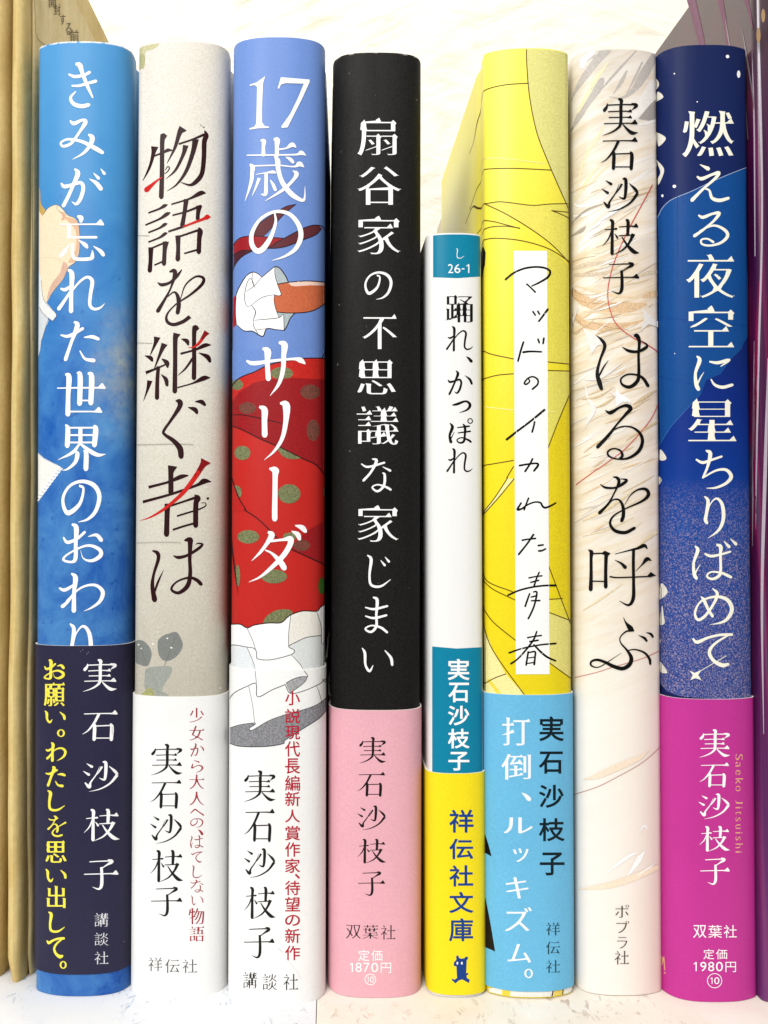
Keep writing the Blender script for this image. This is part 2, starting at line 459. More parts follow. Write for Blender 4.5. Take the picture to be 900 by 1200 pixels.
# one stroke is a list of (x, y, width); the second list holds stroke-end triangles (x, y, size)
MING = {
 'き': (KI, []),
 'み': ([[(490, 850, 10), (520, 870, 26), (580, 845, 18), (603, 862, 30), (560, 930, 18), (500, 1010, 20), (440, 1032, 18), (424, 1005, 14), (480, 982, 16), (580, 1000, 22), (680, 1050, 30), (728, 1078, 24)], [(625, 948, 12), (652, 970, 34), (640, 1020, 28), (590, 1080, 18), (510, 1125, 3)]], []),
 'が': ([[(190, 80, 10), (215, 105, 26), (280, 90, 20), (332, 78, 24), (352, 115, 26), (332, 190, 26), (300, 230, 20), (268, 213, 3)], [(288, -22, 10), (312, 12, 34), (280, 90, 24), (240, 180, 24), (207, 242, 26)], [(395, 50, 4), (445, 80, 26), (480, 122, 30)], [(425, 8, 4), (462, 46, 24)], [(478, -22, 4), (505, 14, 22)]], []),
 'か': ([[(190, 80, 10), (215, 105, 26), (280, 90, 20), (332, 78, 24), (352, 115, 26), (332, 190, 26), (300, 230, 20), (268, 213, 3)], [(288, -22, 10), (312, 12, 34), (280, 90, 24), (240, 180, 24), (207, 242, 26)], [(395, 30, 4), (455, 75, 28), (480, 125, 26)]], []),
 '忘': ([[(305, 312, 14), (330, 325, 34), (330, 350, 24)], [(180, 372, 8), (300, 372, 10), (450, 372, 11)], [(245, 375, 28), (245, 465, 26)], [(245, 468, 15), (440, 468, 18)], [(248, 518, 5), (215, 570, 26), (184, 603, 28)], [(268, 515, 22), (272, 600, 22), (300, 628, 24), (400, 625, 24), (412, 600, 24), (412, 562, 3)], [(313, 488, 5), (358, 522, 28), (374, 542, 20)], [(420, 533, 5), (470, 570, 26), (490, 598, 26)]], [(488, 376, 46)]),
 'れ': ([[(238, 692, 12), (266, 722, 34), (262, 850, 26), (260, 985, 30)], [(185, 825, 12), (220, 832, 24), (268, 800, 14)], [(265, 830, 14), (220, 900, 20), (172, 968, 26)], [(215, 915, 8), (300, 800, 14), (370, 745, 18), (412, 772, 26), (400, 860, 24), (395, 940, 22), (425, 970, 20), (470, 960, 14), (502, 930, 2)]], []),
 'た': ([[(190, 1155, 10), (250, 1162, 22), (352, 1108, 20)], [(288, 1060, 12), (312, 1088, 34), (270, 1200, 22), (225, 1330, 26)], [(360, 1172, 6), (420, 1168, 24), (466, 1184, 22)], [(330, 1268, 8), (368, 1325, 18), (432, 1338, 28)]], []),
 '世': ([[(162, 322, 8), (300, 320, 11), (470, 320, 12)], [(222, 222, 16), (246, 242, 36), (240, 380, 30), (238, 512, 34)], [(306, 212, 14), (326, 235, 34), (322, 436, 34)], [(382, 215, 14), (408, 240, 36), (402, 432, 34)], [(325, 412, 11), (400, 412, 11)], [(245, 492, 11), (450, 492, 10)]], [(500, 324, 44), (476, 497, 44)]),
 '界': ([[(218, 580, 8), (236, 610, 32), (232, 732, 34)], [(240, 602, 12), (420, 602, 12)], [(425, 588, 10), (440, 612, 36), (430, 728, 34)], [(328, 602, 28), (328, 705, 28)], [(240, 655, 12), (425, 655, 12)], [(240, 708, 12), (425, 708, 12)], [(322, 718, 14), (270, 780, 22), (165, 832, 3)], [(328, 718, 14), (390, 765, 28), (455, 798, 26), (512, 792, 3)], [(292, 768, 8), (306, 792, 30), (290, 850, 24), (235, 898, 14), (195, 908, 3)], [(352, 765, 10), (370, 790, 32), (368, 898, 34)]], []),
 'の': ([[(318, 1000, 12), (350, 1018, 16), (322, 1100, 22), (242, 1150, 26), (205, 1120, 24), (200, 1060, 20), (250, 1000, 16), (340, 976, 18), (430, 1000, 26), (468, 1060, 30), (440, 1140, 24), (380, 1185, 14), (310, 1200, 2)]], []),
 'お': ([[(200, 240, 10), (230, 275, 22), (300, 250, 18), (355, 205, 18)], [(262, 150, 12), (294, 175, 34), (290, 280, 26), (288, 385, 28), (258, 410, 16), (200, 395, 16), (230, 358, 12), (330, 308, 14), (400, 298, 18), (465, 328, 26), (468, 368, 28), (405, 402, 20), (345, 385, 8), (325, 330, 2)], [(380, 235, 4), (440, 225, 22), (475, 260, 28)]], []),
 'わ': ([[(262, 480, 12), (292, 512, 34), (282, 620, 26), (280, 765, 32)], [(175, 590, 12), (215, 606, 24), (284, 565, 16)], [(285, 620, 12), (240, 690, 20), (197, 732, 26)], [(225, 690, 8), (330, 590, 14), (430, 568, 20), (488, 618, 28), (470, 690, 24), (410, 740, 14), (350, 768, 2)]], []),
 'り': ([[(268, 490, 8), (296, 520, 26), (285, 600, 24), (276, 650, 28), (288, 672, 22)], [(285, 640, 8), (310, 550, 8), (360, 504, 14), (405, 545, 26), (415, 640, 28), (380, 720, 20), (295, 778, 2)]], []),
 'え': ([[(300, -32, 4), (355, -6, 26)], [(280, 42, 10), (312, 56, 22), (380, 30, 16), (425, 20, 24), (400, 55, 18), (320, 120, 16), (247, 188, 24)], [(325, 115, 8), (362, 128, 14), (380, 175, 20), (430, 190, 22), (490, 176, 18)]], []),
 'る': ([[(290, 270, 10), (320, 285, 22), (380, 262, 16), (426, 258, 24), (390, 310, 16), (320, 370, 16), (264, 410, 22)], [(300, 375, 8), (390, 340, 14), (460, 368, 20), (482, 410, 22), (440, 455, 18), (370, 475, 14), (315, 466, 14), (310, 436, 12), (350, 430, 12), (388, 452, 16)]], []),
 'に': ([[(283, 95, 8), (302, 122, 26), (275, 200, 18), (280, 270, 26), (294, 302, 24)], [(290, 265, 10), (310, 225, 8), (330, 195, 2)], [(365, 130, 10), (420, 137, 20), (492, 120, 18), (438, 160, 5)], [(375, 240, 8), (400, 275, 16), (450, 290, 20), (513, 275, 18)]], []),
 'ち': ([[(265, 745, 12), (310, 766, 20), (370, 748, 16), (440, 725, 14)], [(332, 685, 10), (362, 705, 28), (345, 790, 18), (312, 868, 14)], [(315, 866, 10), (400, 820, 14), (470, 815, 20), (505, 860, 26), (470, 905, 20), (400, 935, 14), (335, 938, 3)]], []),
 'は': (HA, []),
 'ば': (HA + [[(412, 805, 4), (450, 845, 24)], [(460, 788, 4), (500, 826, 24)]], []),
 'め': ([[(300, 320, 6), (320, 340, 22), (350, 400, 18), (380, 443, 20)], [(378, 268, 5), (412, 300, 22), (390, 360, 18), (330, 440, 18), (280, 465, 18), (260, 420, 16), (300, 350, 12), (400, 320, 16), (480, 340, 24), (512, 400, 28), (480, 460, 22), (430, 485, 12), (365, 495, 2)]], []),
 'て': ([[(250, 595, 10), (280, 618, 22), (350, 590, 16), (430, 572, 16), (510, 570, 18)], [(490, 572, 10), (400, 625, 16), (360, 680, 22), (388, 735, 22), (445, 765, 26), (485, 758, 18)]], []),
 'な': ([[(520, 430, 4), (545, 441, 8), (605, 425, 7)], [(560, 412, 4), (576, 419, 11), (555, 460, 8), (528, 490, 9)], [(598, 440, 2), (626, 454, 9)], [(598, 462, 4), (606, 470, 9), (603, 508, 9), (580, 529, 8), (560, 515, 6), (580, 505, 5), (612, 514, 8), (628, 523, 8)]], []),
 'じ': ([[(542, 750, 4), (556, 765, 11), (550, 820, 8), (556, 858, 9), (590, 863, 8), (626, 838, 2)], [(590, 768, 2), (605, 786, 9)], [(606, 756, 2), (620, 773, 9)]], []),
 'し': ([[(542, 750, 4), (556, 765, 11), (550, 820, 8), (556, 858, 9), (590, 863, 8), (626, 838, 2)]], []),
 'ま': ([[(540, 935, 4), (570, 941, 8), (616, 930, 7)], [(540, 965, 4), (570, 972, 8), (613, 962, 7)], [(567, 900, 5), (581, 910, 11), (578, 960, 8), (578, 1000, 9), (560, 1020, 8), (540, 1010, 6), (560, 998, 5), (592, 1004, 8), (615, 1021, 8)]], []),
 'い': ([[(523, 1082, 3), (533, 1100, 10), (535, 1140, 8), (550, 1162, 9), (563, 1142, 2)], [(606, 1090, 3), (628, 1115, 10), (633, 1140, 9)]], []),
 'っ': ([[(200, 857, 6), (225, 852, 13), (268, 838, 10), (290, 856, 15), (275, 880, 10), (235, 895, 2)]], []),
 'ぽ': ([[(192, 940, 5), (203, 960, 15), (190, 1000, 11), (196, 1033, 15)], [(196, 1015, 6), (212, 983, 2)], [(225, 962, 5), (280, 955, 9)], [(228, 988, 5), (285, 980, 9)], [(252, 945, 6), (261, 960, 12), (260, 1000, 10), (255, 1030, 11), (235, 1036, 8), (224, 1022, 6), (245, 1011, 6), (275, 1022, 10), (288, 1032, 10)],
         [(296, 930, 5), (292, 921, 5), (285, 918, 5), (277, 922, 5), (274, 930, 5), (278, 938, 5), (285, 941, 5), (292, 938, 5), (296, 930, 5)]], []),
 'を': ([[(155, 182, 6), (195, 208, 18), (270, 210, 16), (335, 172, 20)], [(255, 125, 6), (296, 140, 26), (300, 170, 24), (265, 250, 14), (215, 340, 18), (150, 407, 28)], [(215, 345, 8), (255, 305, 12), (300, 305, 18), (330, 350, 24), (336, 420, 28), (322, 470, 26)], [(500, 262, 26), (440, 300, 18), (340, 365, 12), (260, 430, 16), (232, 490, 22), (270, 545, 26), (350, 560, 26), (422, 535, 26)]], []),
 'ら': ([[(32, 3, 3), (62, 17, 10)], [(26, 30, 5), (21, 62, 10), (38, 53, 5), (62, 42, 7), (82, 56, 10), (75, 80, 8), (45, 100, 2)]], []),
 'へ': ([[(5, 60, 5), (35, 25, 11), (55, 40, 9), (95, 75, 11)]], []),
 '、': ([[(8, 8, 3), (26, 22, 16), (42, 42, 22)]], []),
 '実': ([[(408, 415, 12), (430, 425, 28), (428, 455, 20)], [(325, 448, 5), (318, 475, 20), (300, 498, 26)], [(322, 460, 9), (430, 456, 9), (530, 456, 11)], [(508, 448, 8), (545, 462, 28), (520, 488, 8), (503, 502, 2)], [(330, 508, 8), (430, 504, 8), (490, 505, 9)], [(335, 550, 8), (495, 548, 8)], [(298, 595, 7), (420, 592, 8), (530, 592, 9)], [(427, 465, 26), (425, 590, 23), (400, 630, 16), (350, 660, 10), (288, 681, 2)], [(440, 598, 7), (480, 640, 20), (515, 663, 26), (557, 660, 3)]], [(508, 510, 24), (508, 554, 24), (548, 597, 36)]),
 '石': ([[(292, 722, 7), (420, 719, 8), (525, 719, 10)], [(410, 724, 22), (370, 800, 18), (320, 860, 10), (278, 886, 2)], [(362, 800, 8), (376, 820, 26), (372, 930, 26)], [(385, 820, 9), (500, 816, 9)], [(500, 802, 10), (512, 830, 28), (507, 932, 26)], [(380, 918, 8), (500, 918, 8)]], [(549, 724, 36)]),
 '沙': ([[(188, 790, 2), (212, 806, 13)], [(172, 828, 2), (198, 846, 13)], [(180, 886, 5), (200, 908, 16), (206, 885, 8), (232, 845, 5), (247, 805, 1)], [(262, 782, 6), (276, 790, 15), (272, 865, 12), (258, 869, 7), (246, 862, 2)], [(258, 806, 10), (244, 832, 6), (226, 856, 1)], [(290, 803, 2), (315, 828, 13), (326, 844, 11)], [(325, 850, 14), (295, 890, 9), (250, 918, 6), (200, 931, 1)]], []),
 '枝': ([[(285, 295, 6), (330, 291, 8), (372, 288, 14)], [(322, 225, 12), (342, 240, 26), (340, 300, 22), (338, 462, 26)], [(335, 300, 10), (310, 360, 10), (268, 406, 2)], [(358, 322, 4), (378, 350, 17)], [(390, 275, 6), (460, 270, 8), (510, 270, 10)], [(442, 225, 12), (458, 240, 26), (455, 330, 22)], [(388, 337, 7), (480, 332, 9)], [(497, 326, 28), (470, 380, 18), (420, 435, 12), (345, 471, 2)], [(412, 345, 7), (450, 400, 18), (500, 448, 28), (542, 458, 2)]], [(530, 276, 30)]),
 '子': ([[(322, 531, 7), (400, 527, 8), (470, 525, 10)], [(462, 514, 6), (490, 530, 26), (450, 558, 11), (415, 582, 7)], [(412, 575, 20), (415, 650, 23), (412, 718, 24), (390, 745, 14), (343, 728, 2)], [(280, 629, 7), (400, 626, 8), (515, 624, 9)]], [(532, 630, 36)]),
}
WMUL = {'ming': 1.0, 'mingbold': 1.5, 'minglight': 0.85, 'brush': 1.06}
PLAIN = {'1': [[(4, 20, 9), (16, 12, 9), (24, 6, 11), (24, 92, 11)]]}

def hand_loops(ch, style):
    if ch in PLAIN and style in ('gothic', 'bold'):
        return [l for q in PLAIN[ch] for l in brush(q, 2)]
    if ch in MING and style in WMUL:
        k = WMUL[style]
        st, ur = MING[ch]
        lp = []
        for q in st:
            lp += brush([(a, b, w * k) for a, b, w in q], 4, True)
        for x, y, sz in ur:
            lp.append(ccw(UR(x, y, sz * (0.6 + 0.4 * k))))
        return lp
    return None

def glyph_in(ch, x0, y0, x1, y1, style='ming', shear=0.0, rot=False):
    lp = hand_loops(ch, style)
    if lp is None:
        dh, dv, sf = STYLE[style]
        lp = restyle(glyph(ch), dh, dv, sf)
        lp = [[(p[0], -(p[1] + shear * p[0])) for p in l] for l in lp]
    if rot:
        lp = [[(-p[1], p[0]) for p in l] for l in lp]
    a = np.array([p for l in lp for p in l])
    mn, mx = a.min(0), a.max(0)
    kx = (x1 - x0) / max(mx[0] - mn[0], 1e-6)
    ky = (y1 - y0) / max(mx[1] - mn[1], 1e-6)
    return [[(x0 + (p[0] - mn[0]) * kx, y0 + (p[1] - mn[1]) * ky) for p in l] for l in lp]

class Zm:
    """a magnified crop of the photograph that strokes were measured in"""
    def __init__(self, x0, y0, k):
        self.x0, self.y0, self.k = x0, y0, k
    def __call__(self, pts):
        return [(self.x0 + p[0] / self.k, self.y0 + p[1] / self.k) + tuple(q / self.k for q in p[2:]) for p in pts]

class Print:
    """printed shapes that lie on one book's jacket or band"""
    def __init__(self, lay=0):
        self.v, self.f, self.m, self.mats, self.lay = [], [], [], [], lay
    def add(self, loops, mat):
        if mat not in self.mats:
            self.mats.append(mat)
        V, T = fill(loops)
        i0 = len(self.v)
        self.v += [(p[0], p[1], self.lay) for p in V]
        self.f += [tuple(int(k) + i0 for k in t) for t in T]
        self.m += [self.mats.index(mat)] * len(T)
        self.lay += 1
    def poly(self, pts, mat, smooth=False):
        self.add([ccw(smooth_closed(pts) if smooth else list(pts))], mat)
    def oval(self, x, y, rx, ry, mat, n=24):
        self.poly([(x + rx * math.cos(2 * math.pi * i / n), y + ry * math.sin(2 * math.pi * i / n)) for i in range(n)], mat)
    def ring(self, x, y, r, wd, mat):
        self.add(brush([(x + r * math.cos(2 * math.pi * i / 16), y + r * math.sin(2 * math.pi * i / 16), wd) for i in range(17)], 3), mat)
    def strokes(self, strokes, mat, flat=False):
        lp = []
        for s in strokes:
            lp += brush(s, 6, flat)
        self.add(lp, mat)
    def line(self, pts, wd, mat, taper=False):
        n = len(pts)
        q = [(p[0], p[1], wd * (0.45 + 0.55 * math.sin(math.pi * (i + 0.5) / n)) if taper else wd) for i, p in enumerate(pts)]
        self.add(brush(q, 5), mat)
    def text(self, items, mat, style='ming', shear=0.0, rot=False):
        lp = []
        for it in items:
            lp = glyph_in(it[0], *it[1:5], style=style, shear=shear, rot=rot)
            self.add(lp, mat)
            self.lay -= 1
        self.lay += 1
    def build(self, name, book, base, parent, band=None):
        bm = bmesh.new()
        vs = [bm.verts.new(p) for p in self.v]
        for f, m in zip(self.f, self.m):
            try:
                bm.faces.new([vs[k] for k in f]).material_index = m
            except ValueError:
                pass
        for v in [v for v in bm.verts if not v.link_faces]:
            bm.verts.remove(v)
        xs = [v.co.x for v in bm.verts]
        x = math.floor(min(xs)) + 0.5
        while x < max(xs):
            bmesh.ops.bisect_plane(bm, geom=bm.verts[:] + bm.edges[:] + bm.faces[:], plane_co=(x, 0, 0), plane_no=(1, 0, 0), dist=1e-6)
            x += 3.0 if abs(x - (book.xl + book.xr) / 2) < (book.xr - book.xl) * 0.3 else 1.0
        for v in bm.verts:
            v.co = book.onto(v.co.x, v.co.y, base + v.co.z * 8e-7)
        for z, s in ((0.0003, -1), (getattr(book, 'h', 9) - 0.0003, 1)):
            bmesh.ops.bisect_plane(bm, geom=bm.verts[:] + bm.edges[:] + bm.faces[:], plane_co=(0, 0, z), plane_no=(0, 0, s), dist=1e-7, clear_outer=True)
        if band is not None:
            for z, s in ((band[0] + 0.0002, -1), (band[1] - 0.0002, 1)):
                bmesh.ops.bisect_plane(bm, geom=bm.verts[:] + bm.edges[:] + bm.faces[:], plane_co=(0, 0, z), plane_no=(0, 0, s), dist=1e-7, clear_outer=True)
        flip = [f for f in bm.faces]
        bm.normal_update()
        bad = [f for f in flip if f.normal.y > 0.2]
        bmesh.ops.reverse_faces(bm, faces=bad)
        o = link(name, bm, self.mats, parent)
        for p in o.data.polygons:
            p.use_smooth = True
        return o

# ------------------------------------------------------------------ a book
def pages_material():
    t = NT('page_edges')
    f = t.noise(1.0, 2, 0.5, t.coord((4200, 6, 6)))
    return t.done(t.ramp(f, [(0.3, lin('#d9cfb6')), (0.7, lin('#f4eedc'))]), 0.8, f, 0.3, 0.0002)
PAGES = pages_material()

class Book:
    def __init__(self, xl, xr, top, bot, bulge, rl, rr, lean=0.0, depth=0.130, board=0.0024, groove=0.0009, splay=(0.0, 0.0)):
        self.splay = splay
        xl, xr = xl + 1.3, xr - 1.3
        self.xl, self.xr = xl, xr
        mx = (xl + xr) / 2
        X0, self.y = on_shelf(mx, bot)
        self.bulge, self.rl, self.rr = bulge, rl, rr
        yc = self.y + bulge + (rl + rr) / 2 * 0.8
        XL = at_y(xl, 600, yc)[0]
        XR = at_y(xr, 600, yc)[0]
        self.x = (XL + XR) / 2
        self.w = XR - XL
        self.h = at_y(mx, top, self.y)[1]
        self.depth, self.board, self.groove = depth, board, groove
        self.lean = -lean * S / self.h            # metres sideways per metre up
        self.x -= self.lean * at_y(mx, 600, self.y)[1]
        self.profile()

    wrap = 2.0

    def profile(self):
        h = self.w / 2
        def front(x):
            return self.bulge * abs(x / h) ** 2.7
        pts = []
        xa, xb = -h + self.rl, h - self.rr
        def corner(sgn, x1, r):
            d1 = front(x1)
            sl = 2.7 * self.bulge * abs(x1 / h) ** 1.7 / h
            p0, p1, p2 = np.array([x1, d1]), np.array([sgn * h, d1 + sl * r * 0.8]), np.array([sgn * h, d1 + sl * r + r])
            return [tuple((1 - t) ** 2 * p0 + 2 * t * (1 - t) * p1 + t * t * p2) for t in np.linspace(0, 1, 11)]
        left = corner(-1, xa, self.rl)[::-1]
        right = corner(1, xb, self.rr)
        mid = [(x, front(x)) for x in np.linspace(xa, xb, 22)[1:-1]]
        self.front = np.array(left + mid + right)
        def side(sgn, d0):
            o = []
            for d in list(np.linspace(0.0006, 0.014, 12)) + [0.02, 0.03, 0.05, 0.08, self.depth]:
                if d0 + d <= self.depth + 1e-9:
                    g = self.groove * math.exp(-((d - 0.006) / 0.0024) ** 2)
                    o.append((sgn * (h - g + self.splay[0 if sgn < 0 else 1] * d), d0 + d if d < self.depth else self.depth))
            return o
        sl = side(-1, left[0][1])
        sr = side(1, right[-1][1])
        self.prof = np.array(sl[::-1] + [tuple(p) for p in self.front] + sr)
        seg = np.hypot(*np.diff(self.prof, axis=0).T)
        self.u = np.concatenate([[0], np.cumsum(seg)])
        i0 = len(sl)
        self.u -= np.interp(0.0, self.front[:, 0], self.u[i0:i0 + len(self.front)])
        self.uf = self.u[i0:i0 + len(self.front)]
        dP = np.gradient(self.prof, axis=0)
        ln = np.hypot(dP[:, 0], dP[:, 1])
        self.nrm = np.stack([dP[:, 1] / ln, -dP[:, 0] / ln], 1)   # outward, travelling left to right

    def onto(self, px, py, off):
        h = self.w / 2
        d = self.bulge * 0.3
        for _ in range(8):
            X, Z = at_y(px, py, self.y + d)
            x = X - self.x - self.lean * Z
            xc = max(-h * 0.998, min(h * 0.998, x))
            d = 0.5 * d + 0.5 * float(np.interp(xc, self.front[:, 0], self.front[:, 1]))
        u = float(np.interp(xc, self.front[:, 0], self.uf))
        ex = x - xc
        if abs(ex) > 1e-9:
            u += ex * self.wrap
        p0 = np.interp(u, self.u, self.prof[:, 0])
        p1 = np.interp(u, self.u, self.prof[:, 1])
        n0 = np.interp(u, self.u, self.nrm[:, 0])
        n1 = np.interp(u, self.u, self.nrm[:, 1])
        return Vector((p0 + n0 * off, p1 + n1 * off, Z))

    def z_of(self, py):
        return at_y((self.xl + self.xr) / 2, py, self.y)[1]

    def shell(self, z0, z1, off, thick, wav=0.0, depth=None):
        bm = bmesh.new()
        outer = self.prof + self.nrm * off
        inner = self.prof + self.nrm * (off - thick)
        keep = range(len(outer))
        if depth:
            keep = [i for i in keep if self.prof[i, 1] <= depth]
        outer, inner = outer[list(keep)], inner[list(keep)]
        m = len(outer)
        rows = []
        for P, inn in ((outer, 0), (inner, 1)):
            for z in (z0, z1):
                r = []
                for i, p in enumerate(P):
                    dz = wav * math.sin(i * 0.55 + z1 * 300) if z == z1 else 0
                    r.append(bm.verts.new((p[0], p[1], z + dz)))
                rows.append(r)
        ob, ot, ib, it = rows
        for i in range(m - 1):
            bm.faces.new((ob[i], ob[i + 1], ot[i + 1], ot[i]))
            bm.faces.new((ib[i + 1], ib[i], it[i], it[i + 1]))
            bm.faces.new((ot[i], ot[i + 1], it[i + 1], it[i])).material_index = 1
            bm.faces.new((ib[i], ib[i + 1], ob[i + 1], ob[i])).material_index = 1
        bm.faces.new((ob[0], ot[0], it[0], ib[0]))
        bm.faces.new((ot[-1], ob[-1], ib[-1], it[-1]))
        bmesh.ops.recalc_face_normals(bm, faces=bm.faces[:])
        if thick > 0.001:
            rim = [e for e in bm.edges if len(e.link_faces) == 2 and {f.material_index for f in e.link_faces} == {0, 1}]
            bmesh.ops.bevel(bm, geom=rim, offset=0.0003, segments=2, affect='EDGES', profile=0.6, material=0)
        return bm

    def build(self, name, jacket, label, band=None, edge=None, group='books standing in a row on the shelf'):
        o = bpy.data.objects.new(name, None)
        o.empty_display_size = 0.02
        COL.objects.link(o)
        o.location = (self.x, self.y, 0.0)
        o.rotation_euler = (0, math.atan(self.lean), 0)
        tag(o, label, 'book', group)
        self.root = o
        paperback = self.board < 0.001
        self.jacket = link('dust_jacket' if not paperback else 'cover', self.shell(0, self.h, 0, self.board), [jacket, edge or EDGE], o, 35)
        ins = 0.0 if paperback else 0.003
        hw = self.w / 2 - self.board - self.groove - 0.0002
        db = self.bulge + self.board + 0.0045
        link('page_block', box_bm(-hw, hw, db, self.depth - ins - 0.001, ins + 0.0002, self.h - ins, 0.0002), PAGES, o)
        if band:
            z1, z0, mat = band
            self.band = link('paper_band', self.shell(self.z_of(z0) if z0 else 0.0, self.z_of(z1), 0.00042, 0.00034), [mat, EDGE], o, 35)
            self.bz = (self.z_of(z0) if z0 else 0.0, self.z_of(z1))
        return o

JK, BD = 1.6e-5, 4.36e-4            # how far print stands off a jacket, and off a band
WHITE = ink('#ffffff', 0.45, 0.02)
BLACK = ink('#0b0a0a', 0.4)

# ================================================================== book: blue with an indigo band
def blue_wash():
    t = NT('blue_wash')
    z = t.zfac(0.0, 0.196)
    base = t.ramp(z, [(0.03, lin('#2a5fc0')), (0.35, lin('#1b5eb6')), (0.52, lin('#1f66bc')), (0.68, lin('#2d7bc4')), (0.86, lin('#4690ca')), (1.0, lin('#4e96cd'))])
    n = t.ramp(t.noise(75, 7, 0.66, None, 0.6), [(0.30, 0.0), (0.72, 1.0)])
    amt = t.ramp(z, [(0.45, 1.0), (0.66, 0.75), (0.88, 0.12)])
    wash = t.mix(n, lin('#0b49a6'), lin('#62a4d8'))
    c = t.mix(t.mix(1.0, amt, (0.8, 0.8, 0.8, 1), 'MULTIPLY'), base, wash)
    sp = t.ramp(t.noise(420, 4, 0.7), [(0.60, 0.0), (0.75, 1.0)])
    c = t.mix(t.mix(1.0, sp, amt, 'MULTIPLY'), c, lin('#0c3f9c'))
    # pale cloud near the right hand joint
    s = t.n('ShaderNodeSeparateXYZ'); t.l(t.tc.outputs['Object'], s.inputs[0])
    cl = t.n('ShaderNodeVectorMath', operation='DISTANCE')
    mp = t.coord((1, 0.0, 0.45)); t.l(mp, cl.inputs[0]); cl.inputs[1].default_value = (0.0085, 0, 0.129 * 0.45)
    f = t.ramp(cl.outputs['Value'], [(0.0, 0.85), (0.0075, 0.0)])
    f = t.mix(1.0, f, t.ramp(t.noise(160, 5, 0.65), [(0.35, 0.0), (0.65, 1.0)]), 'MULTIPLY')
    c = t.mix(f, c, lin('#b9bfae'))
    worn = t.mix(1.0, t.ramp(t.zfac(b1.h - 0.0009, b1.h), [(0.45, 0.0), (0.75, 1.0)]), t.ramp(t.noise(500, 3), [(0.40, 0.0), (0.52, 1.0)]), 'MULTIPLY')
    c = t.mix(worn, c, lin('#eef2f4'))
    return t.done(c, 0.42, t.noise(2400, 2), 0.08, 0.0001, 0.12)

b1 = Book(46, 157, 48, 1168, 0.0030, 0.0018, 0.0052, lean=3)
b1.build('hardcover_book', blue_wash(), 'bright blue hardcover with white brush-style title and a dark indigo paper band',
         band=(756.5, 1141, paper('indigo_band', '#2b2943', 0.42, 0.08)))
p = Print()
Ze, Zf = Zm(40, 200, 6), Zm(40, 400, 6)
skin, line = ink('#f3dfbf'), ink('#7a6a62')
p.poly(Ze([(18, 120), (40, 130), (48, 230), (78, 280), (60, 325), (18, 330)]), ink('#c9a657'), True)
p.poly(Ze([(18, 300), (60, 312), (100, 262), (160, 240), (205, 275), (235, 312), (292, 340), (316, 400), (318, 560), (290, 640), (242, 680), (205, 760), (130, 855), (80, 935), (55, 860), (32, 720), (18, 700)]), skin, True)
p.poly(Ze([(215, 330), (292, 345), (314, 400), (314, 560), (285, 640), (240, 640), (290, 560), (290, 420)]), ink('#e2b796'), True)
p.poly(Ze([(205, 640), (240, 680), (200, 760), (130, 850), (90, 900), (120, 800), (180, 720)]), ink('#d9b29c'), True)
p.poly(Ze([(180, 290), (222, 310), (215, 340), (190, 350), (200, 320)]), ink('#dcb08f'), True)
p.line(Ze([(55, 318), (100, 262), (160, 240), (205, 275), (235, 312), (292, 340), (316, 400), (318, 560), (290, 640), (242, 680), (205, 760), (130, 855), (80, 935)]), 0.5, line)
p.line(Ze([(165, 245), (160, 270), (185, 290), (222, 300)]), 0.45, line)
p.line(Ze([(60, 610), (130, 612), (190, 632)]), 0.35, ink('#cfae90'))
p.poly(Ze([(18, 690), (35, 700), (52, 770), (68, 905), (150, 1000), (156, 1022), (130, 1055), (62, 1005), (38, 960), (18, 950)]), ink('#e9ebea'))
p.poly(Ze([(18, 955), (38, 962), (100, 1040), (78, 1110), (50, 1200), (40, 1270), (18, 1280)]), ink('#d3dade'), True)
p.line(Ze([(52, 770), (68, 905), (150, 1000), (156, 1022), (130, 1055), (62, 1005), (38, 960)]), 0.5, line)
p.line(Ze([(100, 1040), (78, 1110), (50, 1200)]), 0.45, line)
p.build('hand_drawing', b1, JK, b1.jacket); p = Print(p.lay + 1)
p.poly(Zf([(10, 765), (25, 780), (70, 820), (192, 885), (92, 1040), (25, 1130), (10, 1130)]), ink('#f0f0ea'))
for i in range(11):
    k = i / 10
    x, y = 188 - 160 * k, 902 + 215 * k
    p.strokes(Zf_ := [Zf([(x - 26, y - 10, 9), (x - 6, y + 2, 11), (x + 10, y - 8, 8)])], WHITE)
    p.line(Zf([(x - 22, y + 4), (x - 5, y + 10)]), 0.5, ink('#2f66b4'))
p.line(Zf([(25, 782), (70, 822), (150, 866)]), 0.4, ink('#8fa3bd'))
p.build('notebook_drawing', b1, JK, b1.jacket); top = p.lay + 2
p = Print(top)
p.text([('き', 80, 73, 114, 127), ('み', 70, 139, 122, 187), ('が', 71, 197, 124, 243), ('忘', 69, 252, 123, 306), ('れ', 67, 315, 123, 367),
        ('た', 71, 376, 117, 425), ('世', 67, 435, 124, 488), ('界', 68, 497, 124, 552), ('の', 72, 562, 119, 612), ('お', 73, 613, 121, 660),
        ('わ', 69, 671, 123, 718), ('り', 81, 730, 109, 790)], WHITE, 'brush')
p.build('title_lettering', b1, JK, b1.jacket); top = p.lay + 2
p = Print()
p.text([('お', 53, 772, 77, 796), ('願', 53, 799, 77, 827), ('い', 54, 832, 78, 847), ('。', 68, 854, 77, 863), ('わ', 55, 869, 79, 892),
        ('た', 55, 897, 78, 922), ('し', 57, 925, 77, 950), ('を', 57, 955, 79, 980), ('思', 55, 984, 79, 1010), ('い', 55, 1017, 79, 1033),
        ('出', 56, 1037, 78, 1063), ('し', 58, 1067, 77, 1092), ('て', 56, 1097, 77, 1122), ('。', 71, 1125, 79, 1134)], ink('#f7ea52', 0.4), 'mingbold')
